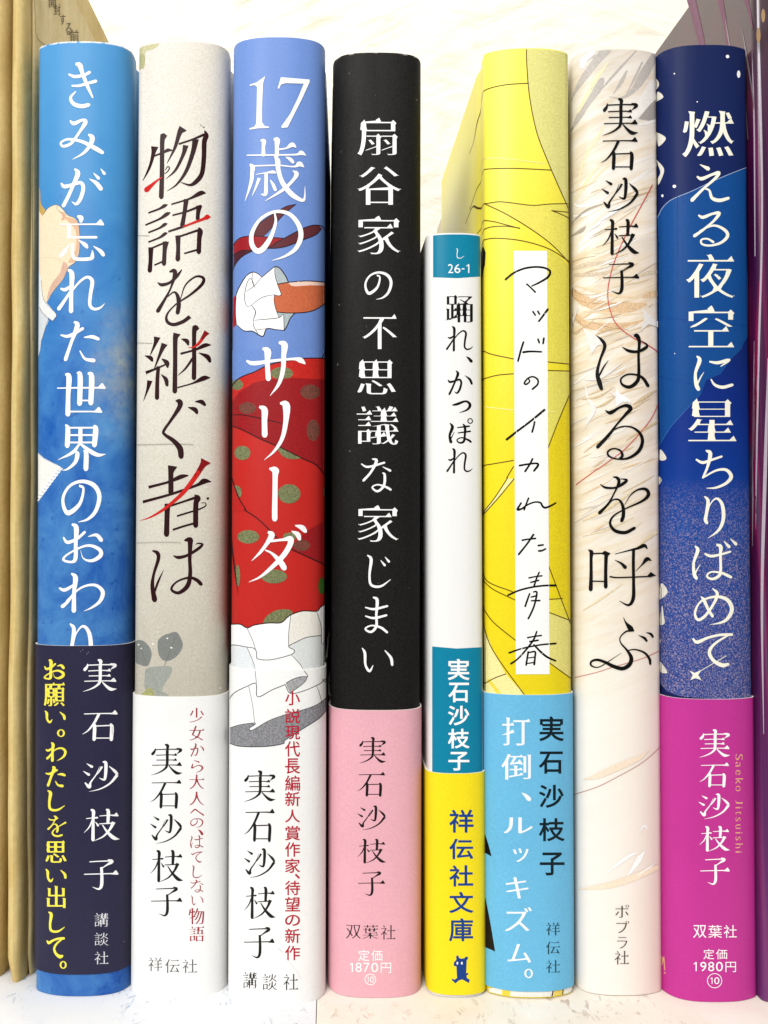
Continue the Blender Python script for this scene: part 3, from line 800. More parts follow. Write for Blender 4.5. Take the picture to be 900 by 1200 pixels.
p.text([('実', 98, 772, 136, 810), ('石', 97, 832, 137, 868), ('沙', 98, 891, 138, 927), ('枝', 99, 947, 139, 985), ('子', 99, 1006, 138, 1042)], WHITE, 'ming')
p.text([('講', 111, 1069, 127, 1085), ('談', 111, 1092, 127, 1107), ('社', 111, 1114, 127, 1129)], ink('#d9d9de'), 'minglight')
for x, y in ((95, 763), (97.5, 761), (104, 764), (102.5, 766), (144, 1103)):
    p.oval(x, y, 0.6, 0.45, ink('#8d8da0'), 8)
p.build('band_lettering', b1, BD, b1.band, b1.bz); top = p.lay + 2

# ================================================================== book: cream with a white band
def cream_cloth():
    t = NT('cream_paper')
    z = t.zfac(0.0, 0.196)
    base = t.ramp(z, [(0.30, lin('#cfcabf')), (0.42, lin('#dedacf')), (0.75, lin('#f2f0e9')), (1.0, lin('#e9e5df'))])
    g = t.ramp(t.noise(2600, 3, 0.65), [(0.3, lin('#e8e5de', 1)), (0.7, lin('#ffffff', 1))])
    c = t.mix(1.0, base, g, 'MULTIPLY')
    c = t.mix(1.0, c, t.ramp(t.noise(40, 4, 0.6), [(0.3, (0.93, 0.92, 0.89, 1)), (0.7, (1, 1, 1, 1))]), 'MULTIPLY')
    return t.done(c, 0.5, t.noise(1500, 3, 0.6), 0.22, 0.0002)

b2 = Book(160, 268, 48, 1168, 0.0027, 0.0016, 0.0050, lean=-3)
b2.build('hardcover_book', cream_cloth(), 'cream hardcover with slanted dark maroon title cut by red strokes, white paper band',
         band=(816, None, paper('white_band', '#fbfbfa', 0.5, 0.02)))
p = Print()
Zg = Zm(155, 620, 5.717)
leaf, leaf2, vein = ink('#828682', 0.5, 0.1), ink('#a0a49c', 0.5, 0.1), ink('#6c706c')
p.poly([(159, 56), (165, 55), (176, 50), (187, 50), (181, 57), (172, 60), (169, 66), (170, 76), (167, 81), (162, 76), (159, 70)], ink('#cdc9a0', 0.5, 0.15), True)
p.poly([(161, 70), (166, 63), (170, 66), (169, 76), (165, 81), (160, 80)], ink('#b7b486', 0.5, 0.15), True)
p.build('corner_leaf_drawing', b2, JK, b2.jacket); p = Print(p.lay + 1)
p.poly(Zg([(170, 760), (198, 720), (250, 698), (295, 690), (325, 730), (338, 785), (300, 850), (230, 885), (182, 850)]), leaf, True)
p.poly(Zg([(15, 765), (60, 745), (108, 780), (130, 840), (105, 915), (60, 912), (15, 880)]), leaf, True)
p.poly(Zg([(95, 935), (180, 920), (262, 925), (255, 980), (215, 1040), (182, 1100), (90, 1075), (84, 990)]), leaf2, True)
p.poly(Zg([(60, 1110), (75, 1095), (112, 1062), (140, 1085), (150, 1140), (60, 1140)]), ink('#a9ab72', 0.5, 0.2), True)
p.poly(Zg([(150, 1110), (190, 1085), (245, 1115), (240, 1140), (150, 1140)]), leaf2, True)
p.line(Zg([(212, 922), (228, 885), (260, 800), (295, 710)]), 0.7, vein, True)
p.line(Zg([(40, 770), (75, 840), (95, 910)]), 0.5, vein, True)
p.line(Zg([(100, 940), (150, 1010), (170, 1095)]), 0.5, ink('#8d908a'), True)
for x, y, r in ((235, 732, 5), (262, 795, 6), (42, 775, 5), (60, 800, 4), (140, 770, 6), (170, 690, 4), (590, 1065, 5)):
    q = Zg([(x, y, r)])[0]
    p.oval(q[0], q[1], q[2] * 1.3, q[2], ink('#f3f1ea', 0.3))
p.build('leaf_sprig_drawing', b2, JK, b2.jacket); p = Print(p.lay + 1)
for y, x1, wd in ((276, 175, 1.0), (402, 178, 1.2), (520.5, 226, 1.6), (635.5, 212, 1.4)):
    p.line([(156, y + 1), (x1 - 20, y), (x1, y + 0.5)], wd, ink('#b4b0a4'), False)
p.build('faint_line_drawing', b2, JK, b2.jacket); top = p.lay + 2
p = Print(top)
Zh, Zi, Zj, Zk = Zm(155, 140, 6.316), Zm(155, 310, 7.06), Zm(155, 460, 6.667), Zm(155, 620, 5.717)
MAR, RED, RED2 = ink('#2a060b', 0.45), ink('#cf1f1b', 0.45), ink('#860d15', 0.45)
p.strokes([Zh(s) for s in [
    [(165, 206, 52), (158, 245, 32), (140, 320, 22), (115, 385, 16), (78, 455, 3)],
    [(152, 275, 12), (230, 245, 16), (262, 228, 26), (292, 228, 10)],
    [(232, 118, 50), (222, 170, 34), (220, 400, 34), (215, 575, 36)],
    [(372, 68, 60), (350, 100, 36), (315, 210, 22), (258, 325, 4)],
    [(345, 182, 14), (440, 150, 14), (530, 112, 20)],
    [(535, 82, 8), (548, 118, 34), (533, 165, 36), (530, 280, 34), (515, 400, 34), (470, 462, 32), (425, 485, 18), (360, 466, 5)],
    [(395, 195, 40), (375, 265, 26), (320, 375, 18), (250, 440, 3)],
    [(468, 150, 46), (450, 240, 34), (400, 380, 26), (330, 480, 14), (258, 530, 3)],
    [(245, 375, 5), (262, 350, 8), (276, 360, 9), (262, 385, 8), (240, 402, 5)],
    [(120, 692, 12), (200, 662, 16), (238, 640, 26), (260, 632, 8)],
    [(98, 782, 12), (200, 738, 16), (255, 702, 28), (280, 690, 8)],
    [(120, 838, 12), (200, 805, 15), (240, 778, 24), (258, 772, 8)],
    [(120, 908, 12), (200, 876, 15), (240, 848, 24), (258, 840, 8)],
    [(138, 950, 38), (136, 1040, 30), (130, 1120, 34)], [(140, 955, 12), (250, 908, 16)],
    [(248, 908, 44), (240, 970, 32), (235, 1070, 32)], [(165, 1078, 12), (240, 1046, 14)],
    [(290, 628, 12), (420, 588, 15), (505, 545, 34), (542, 545, 8)], [(400, 592, 36), (385, 700, 30), (370, 785, 34)],
    [(298, 710, 12), (400, 682, 15), (505, 640, 20)], [(495, 642, 42), (487, 690, 30), (484, 735, 30)],
    [(268, 830, 14), (340, 806, 18), (400, 785, 18)],
    [(338, 862, 40), (340, 950, 30), (337, 1036, 36)], [(345, 868, 14), (500, 815, 18)],
    [(492, 800, 10), (502, 828, 40), (496, 880, 34), (492, 982, 34)], [(385, 992, 12), (490, 962, 16)]]], MAR, True)
p.strokes([Zh([(105, 522, 40), (150, 482, 24), (190, 448, 14), (220, 428, 6)])], RED)
p.strokes([Zh([(380, 793, 14), (460, 762, 18), (530, 735, 22), (555, 722, 38), (577, 722, 10)])], RED)
for x, y, r in ((508, 42, 4), (530, 58, 5), (520, 50, 3)):
    q = Zh([(x, y, r)])[0]; p.oval(q[0], q[1], q[2], q[2], MAR)
p.strokes([Zi(s) for s in [
    [(210, 150, 8), (245, 168, 28), (310, 150, 22), (370, 95, 26), (408, 45, 10)],
    [(308, 60, 12), (345, 52, 36), (352, 85, 34), (320, 190, 16), (280, 270, 20), (212, 385, 34)],
    [(290, 268, 8), (345, 228, 14), (375, 260, 30), (385, 330, 36), (375, 400, 34)],
    [(475, 432, 32), (420, 472, 30), (340, 497, 28), (288, 470, 26), (290, 410, 16), (360, 330, 12), (480, 250, 18), (575, 165, 26), (588, 112, 24), (525, 100, 16), (440, 170, 12), (398, 290, 6)],
    [(205, 605, 52), (190, 655, 28), (150, 748, 6)], [(105, 755, 5), (150, 772, 34), (165, 795, 22)],
    [(265, 660, 50), (240, 715, 30), (185, 858, 8)], [(245, 780, 8), (285, 812, 40), (292, 848, 18)],
    [(115, 895, 26), (190, 865, 18), (270, 830, 14)], [(216, 845, 30), (208, 960, 32), (205, 1105, 36)],
    [(145, 965, 42), (125, 1040, 20), (93, 1130, 3)], [(240, 910, 6), (278, 950, 34), (288, 998, 26)],
    [(367, 575, 58), (356, 620, 40), (355, 800, 36), (352, 1050, 40)], [(375, 1018, 12), (500, 982, 14), (590, 940, 40), (640, 935, 10)],
    [(405, 615, 5), (450, 632, 36), (463, 662, 18)],
    [(400, 738, 18), (520, 705, 18), (600, 668, 34), (648, 665, 8)],
    [(524, 520, 58), (512, 565, 36), (512, 800, 36), (510, 940, 38)], [(500, 775, 20), (440, 860, 16), (378, 918, 4)],
    [(550, 730, 5), (620, 762, 38), (642, 800, 26)]]], MAR, True)
p.strokes([Zi([(615, 560, 46), (592, 590, 32), (565, 635, 24)])], RED2, True)
p.strokes([Zi([(572, 625, 25), (540, 662, 22), (500, 685, 12), (462, 686, 3)])], RED)
p.strokes([Zj(s) for s in [
    [(338, 64, 8), (370, 72, 42), (368, 115, 36), (300, 220, 22), (246, 300, 22), (256, 330, 24), (320, 375, 34), (372, 435, 46), (382, 500, 42)],
    [(490, 70, 5), (540, 72, 34), (566, 95, 24)], [(435, 115, 5), (488, 132, 36), (505, 158, 24)],
    [(312, 580, 70), (302, 625, 42), (302, 700, 40), (302, 785, 40)], [(130, 740, 22), (280, 700, 20), (380, 658, 34), (435, 648, 10)],
    [(85, 855, 22), (300, 795, 20), (500, 725, 22), (560, 692, 42), (615, 695, 6)],
    [(275, 872, 46), (272, 960, 40), (268, 1110, 42)], [(290, 888, 16), (400, 852, 16), (500, 818, 22)],
    [(487, 800, 8), (512, 825, 44), (497, 870, 40), (495, 1040, 40)],
    [(350, 965, 14), (430, 940, 14), (520, 912, 12), (572, 885, 9), (568, 862, 7), (535, 862, 3)], [(318, 1072, 16), (400, 1045, 16), (480, 1022, 16)]]], MAR, True)
p.strokes([Zj([(570, 536, 78), (548, 570, 46), (500, 650, 36)])], RED2, True)
p.strokes([Zj([(515, 625, 38), (460, 705, 36), (380, 800, 30), (250, 910, 22), (140, 975, 12), (60, 1002, 2)])], RED)
q = Zj([(590, 827, 10)])[0]; p.oval(q[0], q[1], q[2], q[2], MAR)
p.strokes([Zk(s) for s in [
    [(135, 145, 8), (168, 160, 26), (175, 200, 24), (145, 300, 18), (135, 380, 26), (150, 475, 36)], [(150, 420, 14), (175, 350, 14), (210, 275, 2)],
    [(275, 178, 6), (310, 190, 22), (370, 175, 18), (440, 132, 20), (470, 102, 14), (442, 95, 9), (425, 102, 3)],
    [(350, 75, 12), (385, 72, 38), (388, 100, 32), (385, 200, 24), (388, 300, 26), (370, 380, 30), (310, 427, 22), (262, 402, 16), (300, 352, 12), (380, 325, 16), (430, 340, 24), (460, 368, 26)]]], MAR, True)
p.build('title_lettering', b2, JK, b2.jacket); top = p.lay + 2
p = Print()
p.text([('少', 222, 829, 239, 846), ('女', 222, 850, 239, 867), ('か', 223, 870, 239, 886), ('ら', 224, 890, 238, 905), ('大', 222, 907, 239, 924), ('人', 222, 927, 239, 943),
        ('へ', 223, 947, 239, 955), ('の', 223, 958, 238, 969), ('、', 232, 971, 238, 978), ('は', 223, 978, 238, 993), ('て', 224, 997, 237, 1010), ('し', 225, 1013, 237, 1028),
        ('な', 223, 1030, 238, 1045), ('い', 224, 1048, 238, 1060), ('物', 221, 1063, 239, 1082), ('語', 222, 1084, 239, 1102)], ink('#a2303a', 0.45), 'ming')
p.text([('実', 178, 871, 214, 908), ('石', 177, 913, 213, 947), ('沙', 177, 953, 214, 988), ('枝', 177, 995, 215, 1033), ('子', 178, 1038, 214, 1073)], ink('#1a1a1a'), 'ming')
p.text([('祥', 175, 1121, 191, 1137), ('伝', 194, 1123, 211, 1139), ('社', 214, 1123, 231, 1139)], ink('#555556'), 'minglight')
p.build('band_lettering', b2, BD, b2.band, b2.bz); top = p.lay + 2

# ================================================================== book: blue, red dress with spots
def dress_jacket():
    t = NT('dress_jacket')
    z = t.zfac(0.0, 1.0)
    zb = b3.z_of(445); zr = b3.z_of(772)
    c = t.ramp(z, [(0.0, lin('#f6f6f4')), (zr, lin('#c92620')), (zb, lin('#6d8fd2'))], 'CONSTANT')
    g = t.ramp(t.noise(2000, 3, 0.65), [(0.3, 0.90), (0.7, 1.0)])
    c = t.mix(1.0, c, g, 'MULTIPLY')
    return t.done(c, 0.45, t.noise(2200, 2), 0.1, 0.0001)

b3 = Book(271, 381.5, 43, 1177, 0.0034, 0.0042, 0.0042, lean=-2, splay=(0, 0.012))
b3.build('hardcover_book', dress_jacket(), 'blue hardcover with a spotted red dress and white frills drawn down its spine',
         band=(785, None, paper('embossed_white_band', '#fcfcfb', 0.5, 0.02, 0.02, 0.5, 900)))
p = Print()
Za, Zb, Zc2, Zd = Zm(265, 225, 6.15), Zm(265, 400, 6), Zm(265, 590, 6.317), Zm(265, 700, 6)
RD, DRD, OLV, OLD, OUT = ink('#c92822', 0.45, 0.14), ink('#9c1b20', 0.45, 0.12), ink('#787d56', 0.5, 0.3), ink('#78453a', 0.5, 0.25), ink('#2a1618')
MRN, BRN = ink('#4e1c2a'), ink('#632c33')
p.poly(Za([(505, 88), (430, 105), (330, 165), (255, 215), (205, 262), (195, 300), (200, 320), (265, 320), (300, 290), (380, 200), (430, 150)]), BRN)
p.line(Za([(505, 88), (430, 105), (330, 165), (255, 215), (205, 262), (195, 300)]), 0.98, OUT, True)
p.line(Za([(265, 320), (300, 290), (380, 200), (430, 150), (505, 88)]), 0.98, OUT, True)
p.poly(Za([(15, 460), (40, 430), (110, 425), (200, 420), (300, 395), (400, 350), (500, 290), (600, 245), (670, 240), (688, 262), (640, 310), (540, 350), (440, 390), (360, 405), (250, 408), (180, 430), (110, 470), (62, 530), (38, 600), (15, 640)]), MRN)
p.poly(Za([(300, 395), (400, 350), (500, 290), (600, 245), (670, 240), (688, 262), (640, 310), (540, 350), (440, 390), (360, 405)]), BRN)
p.poly(Za([(15, 470), (38, 430), (60, 370), (110, 328), (200, 318), (300, 325), (412, 334), (340, 380), (290, 405), (190, 420), (100, 425), (40, 455), (15, 480)]), ink('#9c1822'))
p.line(Za([(38, 430), (60, 370), (110, 328), (200, 318), (300, 325), (412, 334)]), 1.12, OUT)
p.line(Za([(38, 470), (100, 425), (190, 420), (290, 405), (350, 380)]), 0.98, OUT)
p.line(Za([(345, 375), (500, 290), (600, 245), (672, 240), (705, 262), (725, 310)]), 1.12, OUT)
p.line(Za([(685, 266), (640, 310), (540, 350), (440, 390), (360, 405), (250, 408), (180, 430), (110, 470), (62, 530), (38, 600)]), 1.12, OUT)
p.poly(Za([(15, 790), (40, 778), (75, 735), (68, 860), (75, 955), (40, 990), (15, 1000)]), ink('#b01524'))
p.poly(Za([(345, 540), (385, 548), (425, 600), (452, 650), (372, 665), (350, 600)]), ink('#b2bdc0', 0.5, 0.12))
p.poly(Za([(360, 865), (497, 870), (462, 910), (440, 962), (418, 1000), (395, 960)]), ink('#b2bdc0', 0.5, 0.12))
p.poly(Za([(365, 665), (400, 662), (460, 650), (580, 642), (720, 652), (745, 655), (745, 792), (720, 798), (640, 848), (560, 868), (440, 872), (360, 866), (345, 780)]), ink('#cc6a45', 0.45, 0.12))
p.poly(Za([(445, 653), (520, 645), (580, 643), (720, 655), (745, 658), (745, 676), (720, 673), (600, 672), (500, 680), (470, 676)]), ink('#f3d3c4'))
p.line(Za([(372, 664), (460, 650), (580, 641), (680, 646), (740, 656)]), 1.12, OUT)
p.line(Za([(360, 864), (440, 872), (560, 868), (640, 848), (720, 798), (745, 790)]), 1.12, OUT)
p.line(Za([(350, 538), (385, 548), (425, 600), (450, 652)]), 1.26, OUT)
p.line(Za([(497, 870), (462, 910), (440, 962), (418, 998)]), 1.12, OUT)
p.poly(Za([(195, 578), (232, 592), (257, 615), (347, 540), (352, 600), (372, 670), (397, 738), (380, 748), (346, 740), (346, 790), (360, 850), (378, 906), (415, 882), (418, 995), (360, 992), (293, 985), (268, 1038), (235, 1030), (190, 1003), (130, 1000), (75, 955), (68, 860), (75, 740), (110, 660), (150, 602)]), WHITE)
for q, wd in (([(75, 955), (68, 860), (75, 740), (110, 660), (150, 602), (195, 578), (232, 592), (257, 615)], 0.9), ([(257, 615), (347, 540)], 0.8),
              ([(190, 580), (188, 640), (205, 690)], 0.6), ([(205, 690), (188, 635), (165, 630), (142, 690), (133, 770), (152, 825), (182, 815)], 0.6),
              ([(145, 718), (200, 680), (257, 615)], 0.55), ([(182, 815), (260, 760), (346, 740)], 0.55), ([(350, 545), (352, 600), (372, 670), (397, 738), (380, 748), (346, 740)], 0.6),
              ([(182, 815), (210, 855), (208, 890), (195, 920)], 0.8), ([(346, 740), (346, 790), (360, 850), (380, 900)], 0.6), ([(195, 925), (280, 918), (378, 906), (410, 882)], 0.6),
              ([(195, 925), (200, 970), (235, 1030)], 0.6), ([(415, 882), (418, 995)], 0.7), ([(75, 955), (130, 1000), (190, 1003), (235, 1030), (268, 1038), (293, 985), (360, 992), (418, 996)], 0.9), ([(215, 995), (293, 985)], 0.5)):
    p.line(Za(q), wd * 1.35, OUT, True)
p.build('ribbon_and_hand_drawing', b3, JK, b3.jacket); p = Print(p.lay + 1)
dress_top = [(20, 400), (38, 330), (60, 290), (110, 250), (200, 215), (300, 165), (420, 140), (540, 120), (690, 118), (760, 118)]
p.poly(Zb([(10, 60), (760, 60), (760, 118), (690, 118), (540, 120), (420, 140), (300, 165), (200, 215), (110, 250), (60, 290), (38, 330), (20, 400), (10, 400)]), ink('#6d8fd2', 0.45, 0.08))
p.poly(Zb(dress_top + [(760, 270), (640, 265), (470, 258), (320, 265), (200, 290), (90, 360), (35, 450), (10, 470)]), RD)
for x, y, rx, ry, m in ((392, 225, 78, 45, OLV), (78, 305, 42, 38, OLV), (115, 785, 57, 50, OLV), (443, 1072, 80, 68, OLV), (70, 1062, 42, 48, OLV), (700, 1060, 16, 45, OLV)):
    q = Zb([(x, y, rx)])[0]; p.oval(q[0], q[1], rx / 6, ry / 6, m)
p.poly(Zb([(15, 470), (38, 440), (90, 360), (200, 290), (320, 265), (470, 258), (640, 265), (760, 270), (760, 1000), (700, 955), (660, 900), (620, 860), (530, 820), (380, 745), (250, 690), (120, 625), (38, 597), (15, 580)]), DRD)
for x, y, rx, ry in ((150, 470, 60, 42), (590, 355, 70, 52), (610, 625, 45, 75)):
    q = Zb([(x, y, rx)])[0]; p.oval(q[0], q[1], rx / 6, ry / 6, OLD)
p.poly(Zb([(362, 752), (400, 755), (470, 792), (525, 820), (460, 828), (400, 808)]), OLV, True)
p.line(Zb(dress_top), 1.26, OUT)
p.line(Zb([(672, 118), (690, 80), (700, 40)]), 1.12, OUT, True)
p.line(Zb([(30, 520), (110, 517), (230, 540), (320, 560), (390, 577)]), 1.26, OUT, True)
p.line(Zb([(30, 590), (120, 625), (250, 690), (380, 745), (530, 820), (620, 860), (665, 905), (710, 970)]), 1.26, OUT)
p.poly(Zb([(36, 950), (70, 1050), (140, 1195), (36, 1195), (30, 1000)]), ink('#c02320', 0.45, 0.1))
p.poly(Zc2([(760, 110), (735, 125), (600, 200), (560, 240), (480, 335), (560, 375), (700, 440), (760, 470)]), DRD)
for x, y, rx, ry, m in ((165, 247, 80, 50, OLV), (355, 540, 95, 52, OLV), (470, 245, 50, 30, OLV), (560, 310, 62, 42, OLD), (88, 535, 17, 80, OLV), (706, 610, 25, 62, ink('#3d6b25'))):
    q = Zc2([(x, y, rx)])[0]; p.oval(q[0], q[1], rx / 6.317, ry / 6.317, m)
p.line(Zb([(34, 940), (70, 1050), (100, 1120), (138, 1180)]) + Zc2([(140, 50), (230, 110), (310, 185), (380, 260)]), 1.26, OUT)
p.line(Zc2([(465, 332), (560, 375), (700, 440), (750, 470)]), 1.26, OUT)
p.poly(Zc2([(40, 180), (50, 330), (72, 500), (92, 685), (66, 540), (46, 380), (34, 260)]), OUT)
p.poly(Zc2([(275, 882), (300, 835), (360, 795), (420, 783), (480, 790), (485, 820), (405, 882), (300, 890)]), OLV, True)
p.build('spotted_dress_drawing', b3, JK, b3.jacket); p = Print(p.lay + 1)
frill = [(20, 185), (38, 190), (100, 190), (150, 215), (200, 195), (300, 180), (385, 178), (430, 140), (460, 120), (540, 95), (635, 97), (660, 70), (700, 42), (730, 25)]
p.poly(Zd(frill + [(730, 520), (20, 520)]), WHITE)
p.poly(Zd([(455, 122), (540, 97), (635, 98), (665, 200), (668, 268), (570, 280), (500, 310), (442, 342), (440, 250)]), ink('#efece2'))
p.poly(Zd([(442, 345), (500, 312), (570, 282), (665, 270), (672, 330), (715, 300), (715, 515), (560, 520), (465, 402), (480, 370)]), ink('#dfe3e3'))
p.poly(Zd([(20, 340), (60, 336), (150, 350), (190, 440), (200, 515), (20, 515)]), ink('#e6ebee'))
GL = ink('#6b6b6b')
p.line(Zd(frill), 1.26, OUT)
for q, wd in (([(148, 215), (190, 310), (210, 378)], 0.6), ([(25, 345), (60, 335), (150, 350), (195, 358), (215, 385), (220, 430), (300, 440), (400, 420), (470, 395), (478, 370), (440, 345), (500, 310), (570, 280), (665, 268)], 0.8),
              ([(455, 125), (440, 250), (438, 340)], 0.6), ([(635, 97), (665, 200), (670, 325), (695, 300)], 0.6), ([(150, 355), (190, 450), (208, 515)], 0.55), ([(460, 405), (520, 470), (545, 515)], 0.6)):
    p.line(Zd(q), wd * 1.3, GL)
p.build('frill_drawing', b3, JK, b3.jacket); top = p.lay + 2
p = Print(top)
Zl = Zm(265, 70, 6.667)
p.poly(Zl([(185, 197), (240, 178), (305, 130), (288, 190), (280, 400), (281, 490), (300, 518), (335, 524), (335, 534), (250, 537), (185, 548), (183, 538), (220, 525), (236, 500), (240, 350), (243, 215), (222, 198), (187, 206)]), WHITE)
p.poly(Zl([(428, 138), (650, 155), (653, 172), (600, 290), (530, 430), (480, 530), (435, 534), (431, 522), (500, 425), (560, 300), (606, 188), (465, 184), (428, 195), (414, 228), (403, 225)]), WHITE)
p.strokes([Zl(s) for s in [
    [(272, 632, 14), (295, 638, 34), (292, 680, 26), (292, 745, 30)], [(372, 622, 14), (398, 630, 44), (397, 680, 32), (397, 748, 32)],
    [(410, 702, 12), (470, 692, 14), (515, 665, 36), (545, 685, 8)], [(162, 747, 8), (300, 746, 11), (540, 742, 14), (585, 728, 36), (622, 748, 5)],
    [(465, 760, 5), (500, 778, 26), (522, 802, 24)], [(195, 832, 10), (400, 826, 11), (530, 836, 13), (572, 815, 40), (608, 840, 5)],
    [(188, 818, 14), (208, 840, 36), (205, 880, 30), (196, 960, 26), (150, 1105, 3)], [(235, 897, 5), (310, 885, 10), (365, 878, 24), (390, 886, 8)],
    [(313, 890, 26), (312, 970, 26), (308, 1050, 28), (272, 1052, 4)], [(258, 928, 24), (240, 980, 18), (205, 1065, 3)], [(345, 940, 6), (368, 978, 24), (385, 1018, 24)],
    [(378, 752, 10), (402, 790, 40), (408, 860, 34), (440, 960, 36), (510, 1050, 40), (590, 1098, 26), (612, 1080, 16), (615, 990, 3)],
    [(520, 868, 6), (550, 892, 34), (520, 945, 24), (440, 1020, 24), (305, 1105, 3)]]], WHITE, True)
p.strokes([Za(s) for s in [[(350, 150, 10), (357, 220, 20), (325, 320, 30), (268, 408, 40), (222, 425, 38), (186, 375, 34), (190, 290, 28), (250, 195, 22), (350, 143, 22), (450, 157, 28), (518, 230, 34), (538, 320, 36), (500, 410, 30), (420, 465, 16), (330, 495, 3)]]], WHITE)
p.strokes([Zb(s) for s in [
    [(145, 138, 14), (195, 155, 30), (330, 137, 20), (470, 124, 18), (520, 132, 38), (552, 155, 14)], [(258, 50, 16), (292, 72, 48), (290, 150, 34), (297, 265, 36)],
    [(372, 8, 18), (410, 25, 46), (405, 100, 34), (400, 200, 32), (370, 300, 24), (310, 382, 3)],
    [(235, 460, 16), (270, 482, 44), (270, 560, 38), (272, 660, 40)], [(382, 435, 16), (422, 450, 52), (420, 560, 36), (395, 680, 28), (340, 770, 18), (268, 835, 2)],
    [(305, 895, 12), (345, 908, 50), (345, 960, 36), (342, 1180, 38), (342, 1250, 38)]]], WHITE, True)
p.strokes([Zc2(s) for s in [
    [(312, 210, 18), (338, 235, 44), (300, 300, 28), (250, 365, 20), (190, 425, 3)], [(335, 278, 18), (420, 268, 20), (475, 262, 44), (470, 310, 40), (420, 390, 38), (330, 480, 28), (250, 545, 16), (170, 582, 3)],
    [(290, 345, 10), (340, 370, 18), (400, 430, 40), (430, 478, 42)], [(485, 205, 8), (528, 228, 36), (542, 262, 28)], [(510, 162, 8), (560, 178, 38), (585, 205, 30)]]], WHITE, True)
p.build('title_lettering', b3, JK, b3.jacket); top = p.lay + 2
p = Print()
GR = ink('#8b8b90', 0.5, 0.3)
p.poly(Zd([(566, 552), (520, 556), (470, 572), (420, 600), (432, 640), (450, 670), (520, 620), (560, 580)]), ink('#a9a9ab', 0.5, 0.25))
p.poly(Zd([(15, 940), (50, 915), (100, 895), (200, 880), (207, 890), (172, 915), (170, 928), (190, 930), (300, 865), (420, 820), (560, 780), (640, 745), (720, 680), (720, 770), (690, 790), (640, 850), (580, 895), (520, 930), (415, 1000), (400, 1025), (280, 1045), (110, 1045), (25, 1020), (15, 1010)]), GR)
for q, wd in (([(545, 515), (568, 552), (520, 556), (470, 572), (420, 600)], 0.8), ([(415, 610), (450, 672), (540, 655), (640, 610), (680, 575), (715, 555)], 0.8), ([(568, 555), (540, 600), (450, 670)], 0.7),
              ([(25, 735), (70, 670), (160, 620), (215, 605), (225, 697), (320, 650), (415, 610)], 0.9), ([(165, 625), (190, 750), (205, 880)], 0.5), ([(208, 515), (217, 600)], 0.55), ([(665, 572), (680, 595), (690, 575)], 0.8),
              ([(625, 615), (650, 690), (660, 745)], 0.5), ([(25, 925), (100, 895), (200, 880), (206, 892), (170, 918), (190, 930), (300, 865), (420, 820), (560, 780), (640, 745), (705, 690)], 0.7),
              ([(25, 1020), (110, 1045), (280, 1045), (400, 1025), (415, 1000), (520, 930), (640, 850), (690, 790)], 1.0)):
    p.line(Zd(q), wd, ink('#3c3c3e'))
p.build('frill_drawing', b3, BD, b3.band, b3.bz); top = p.lay + 2
p = Print(top)
ys = [(809, 826), (830, 847), (850, 866), (868, 886), (888, 906), (908, 926), (927, 944), (948, 963), (967, 984), (986, 1003), (1005, 1022), (1023, 1029), (1031, 1048), (1050, 1067), (1071, 1084), (1087, 1104), (1107, 1124)]
p.text([(c, 345 if c == '、' else 334, a, 351, b) for c, (a, b) in zip('小説現代長編新人賞作家、待望の新作', ys)], ink('#b81f33', 0.45), 'medium')
p.text([('実', 287, 902, 323, 939), ('石', 287, 947, 322, 986), ('沙', 287, 993, 323, 1028), ('枝', 287, 1038, 323, 1076), ('子', 287, 1085, 322, 1122)], ink('#1c1c1c'), 'ming')
p.text([('講', 286, 1138, 302, 1157), ('談', 308, 1140, 325, 1159), ('社', 332, 1140, 349, 1159)], ink('#2b2b2b'), 'minglight')
p.line([(325, 1108), (333, 1119), (345, 1134), (352, 1146)], 0.45, ink('#d3d6d8'), True)
p.line([(326, 1110), (331, 1114)], 0.5, ink('#b9bcc0'))
p.line([(327, 1163), (330, 1166)], 0.5, ink('#c4d2e6'))
p.build('band_lettering', b3, BD, b3.band, b3.bz); top = p.lay + 2

# ================================================================== book: black with a pink band
def black_jacket():
    t = NT('black_jacket')
    f = t.ramp(t.noise(2400, 3, 0.65), [(0.3, 0.0), (0.7, 1.0)])
    c = t.mix(f, lin('#121111'), lin('#232221'))
    dust = t.ramp(t.noise(700, 2, 0.5), [(0.75, 0.0), (0.775, 1.0)])
    c = t.mix(dust, c, lin('#6b6a68'))
    worn = t.mix(1.0, t.ramp(t.zfac(b4.h - 0.0009, b4.h), [(0.5, 0.0), (0.8, 1.0)]), t.ramp(t.noise(420, 3), [(0.50, 0.0), (0.60, 1.0)]), 'MULTIPLY')
    c = t.mix(worn, c, lin('#a9a7a3'))
    rub = t.ramp(t.noise(1.0, 4, 0.6, t.coord((220, 60, 36))), [(0.45, 0.55), (0.70, 0.70)])
    m = t.done(c, 0.5, t.noise(2500, 3), 0.14, 0.0002, 0.10)
    t.l(rub, t.b.inputs['Roughness'])
    return m

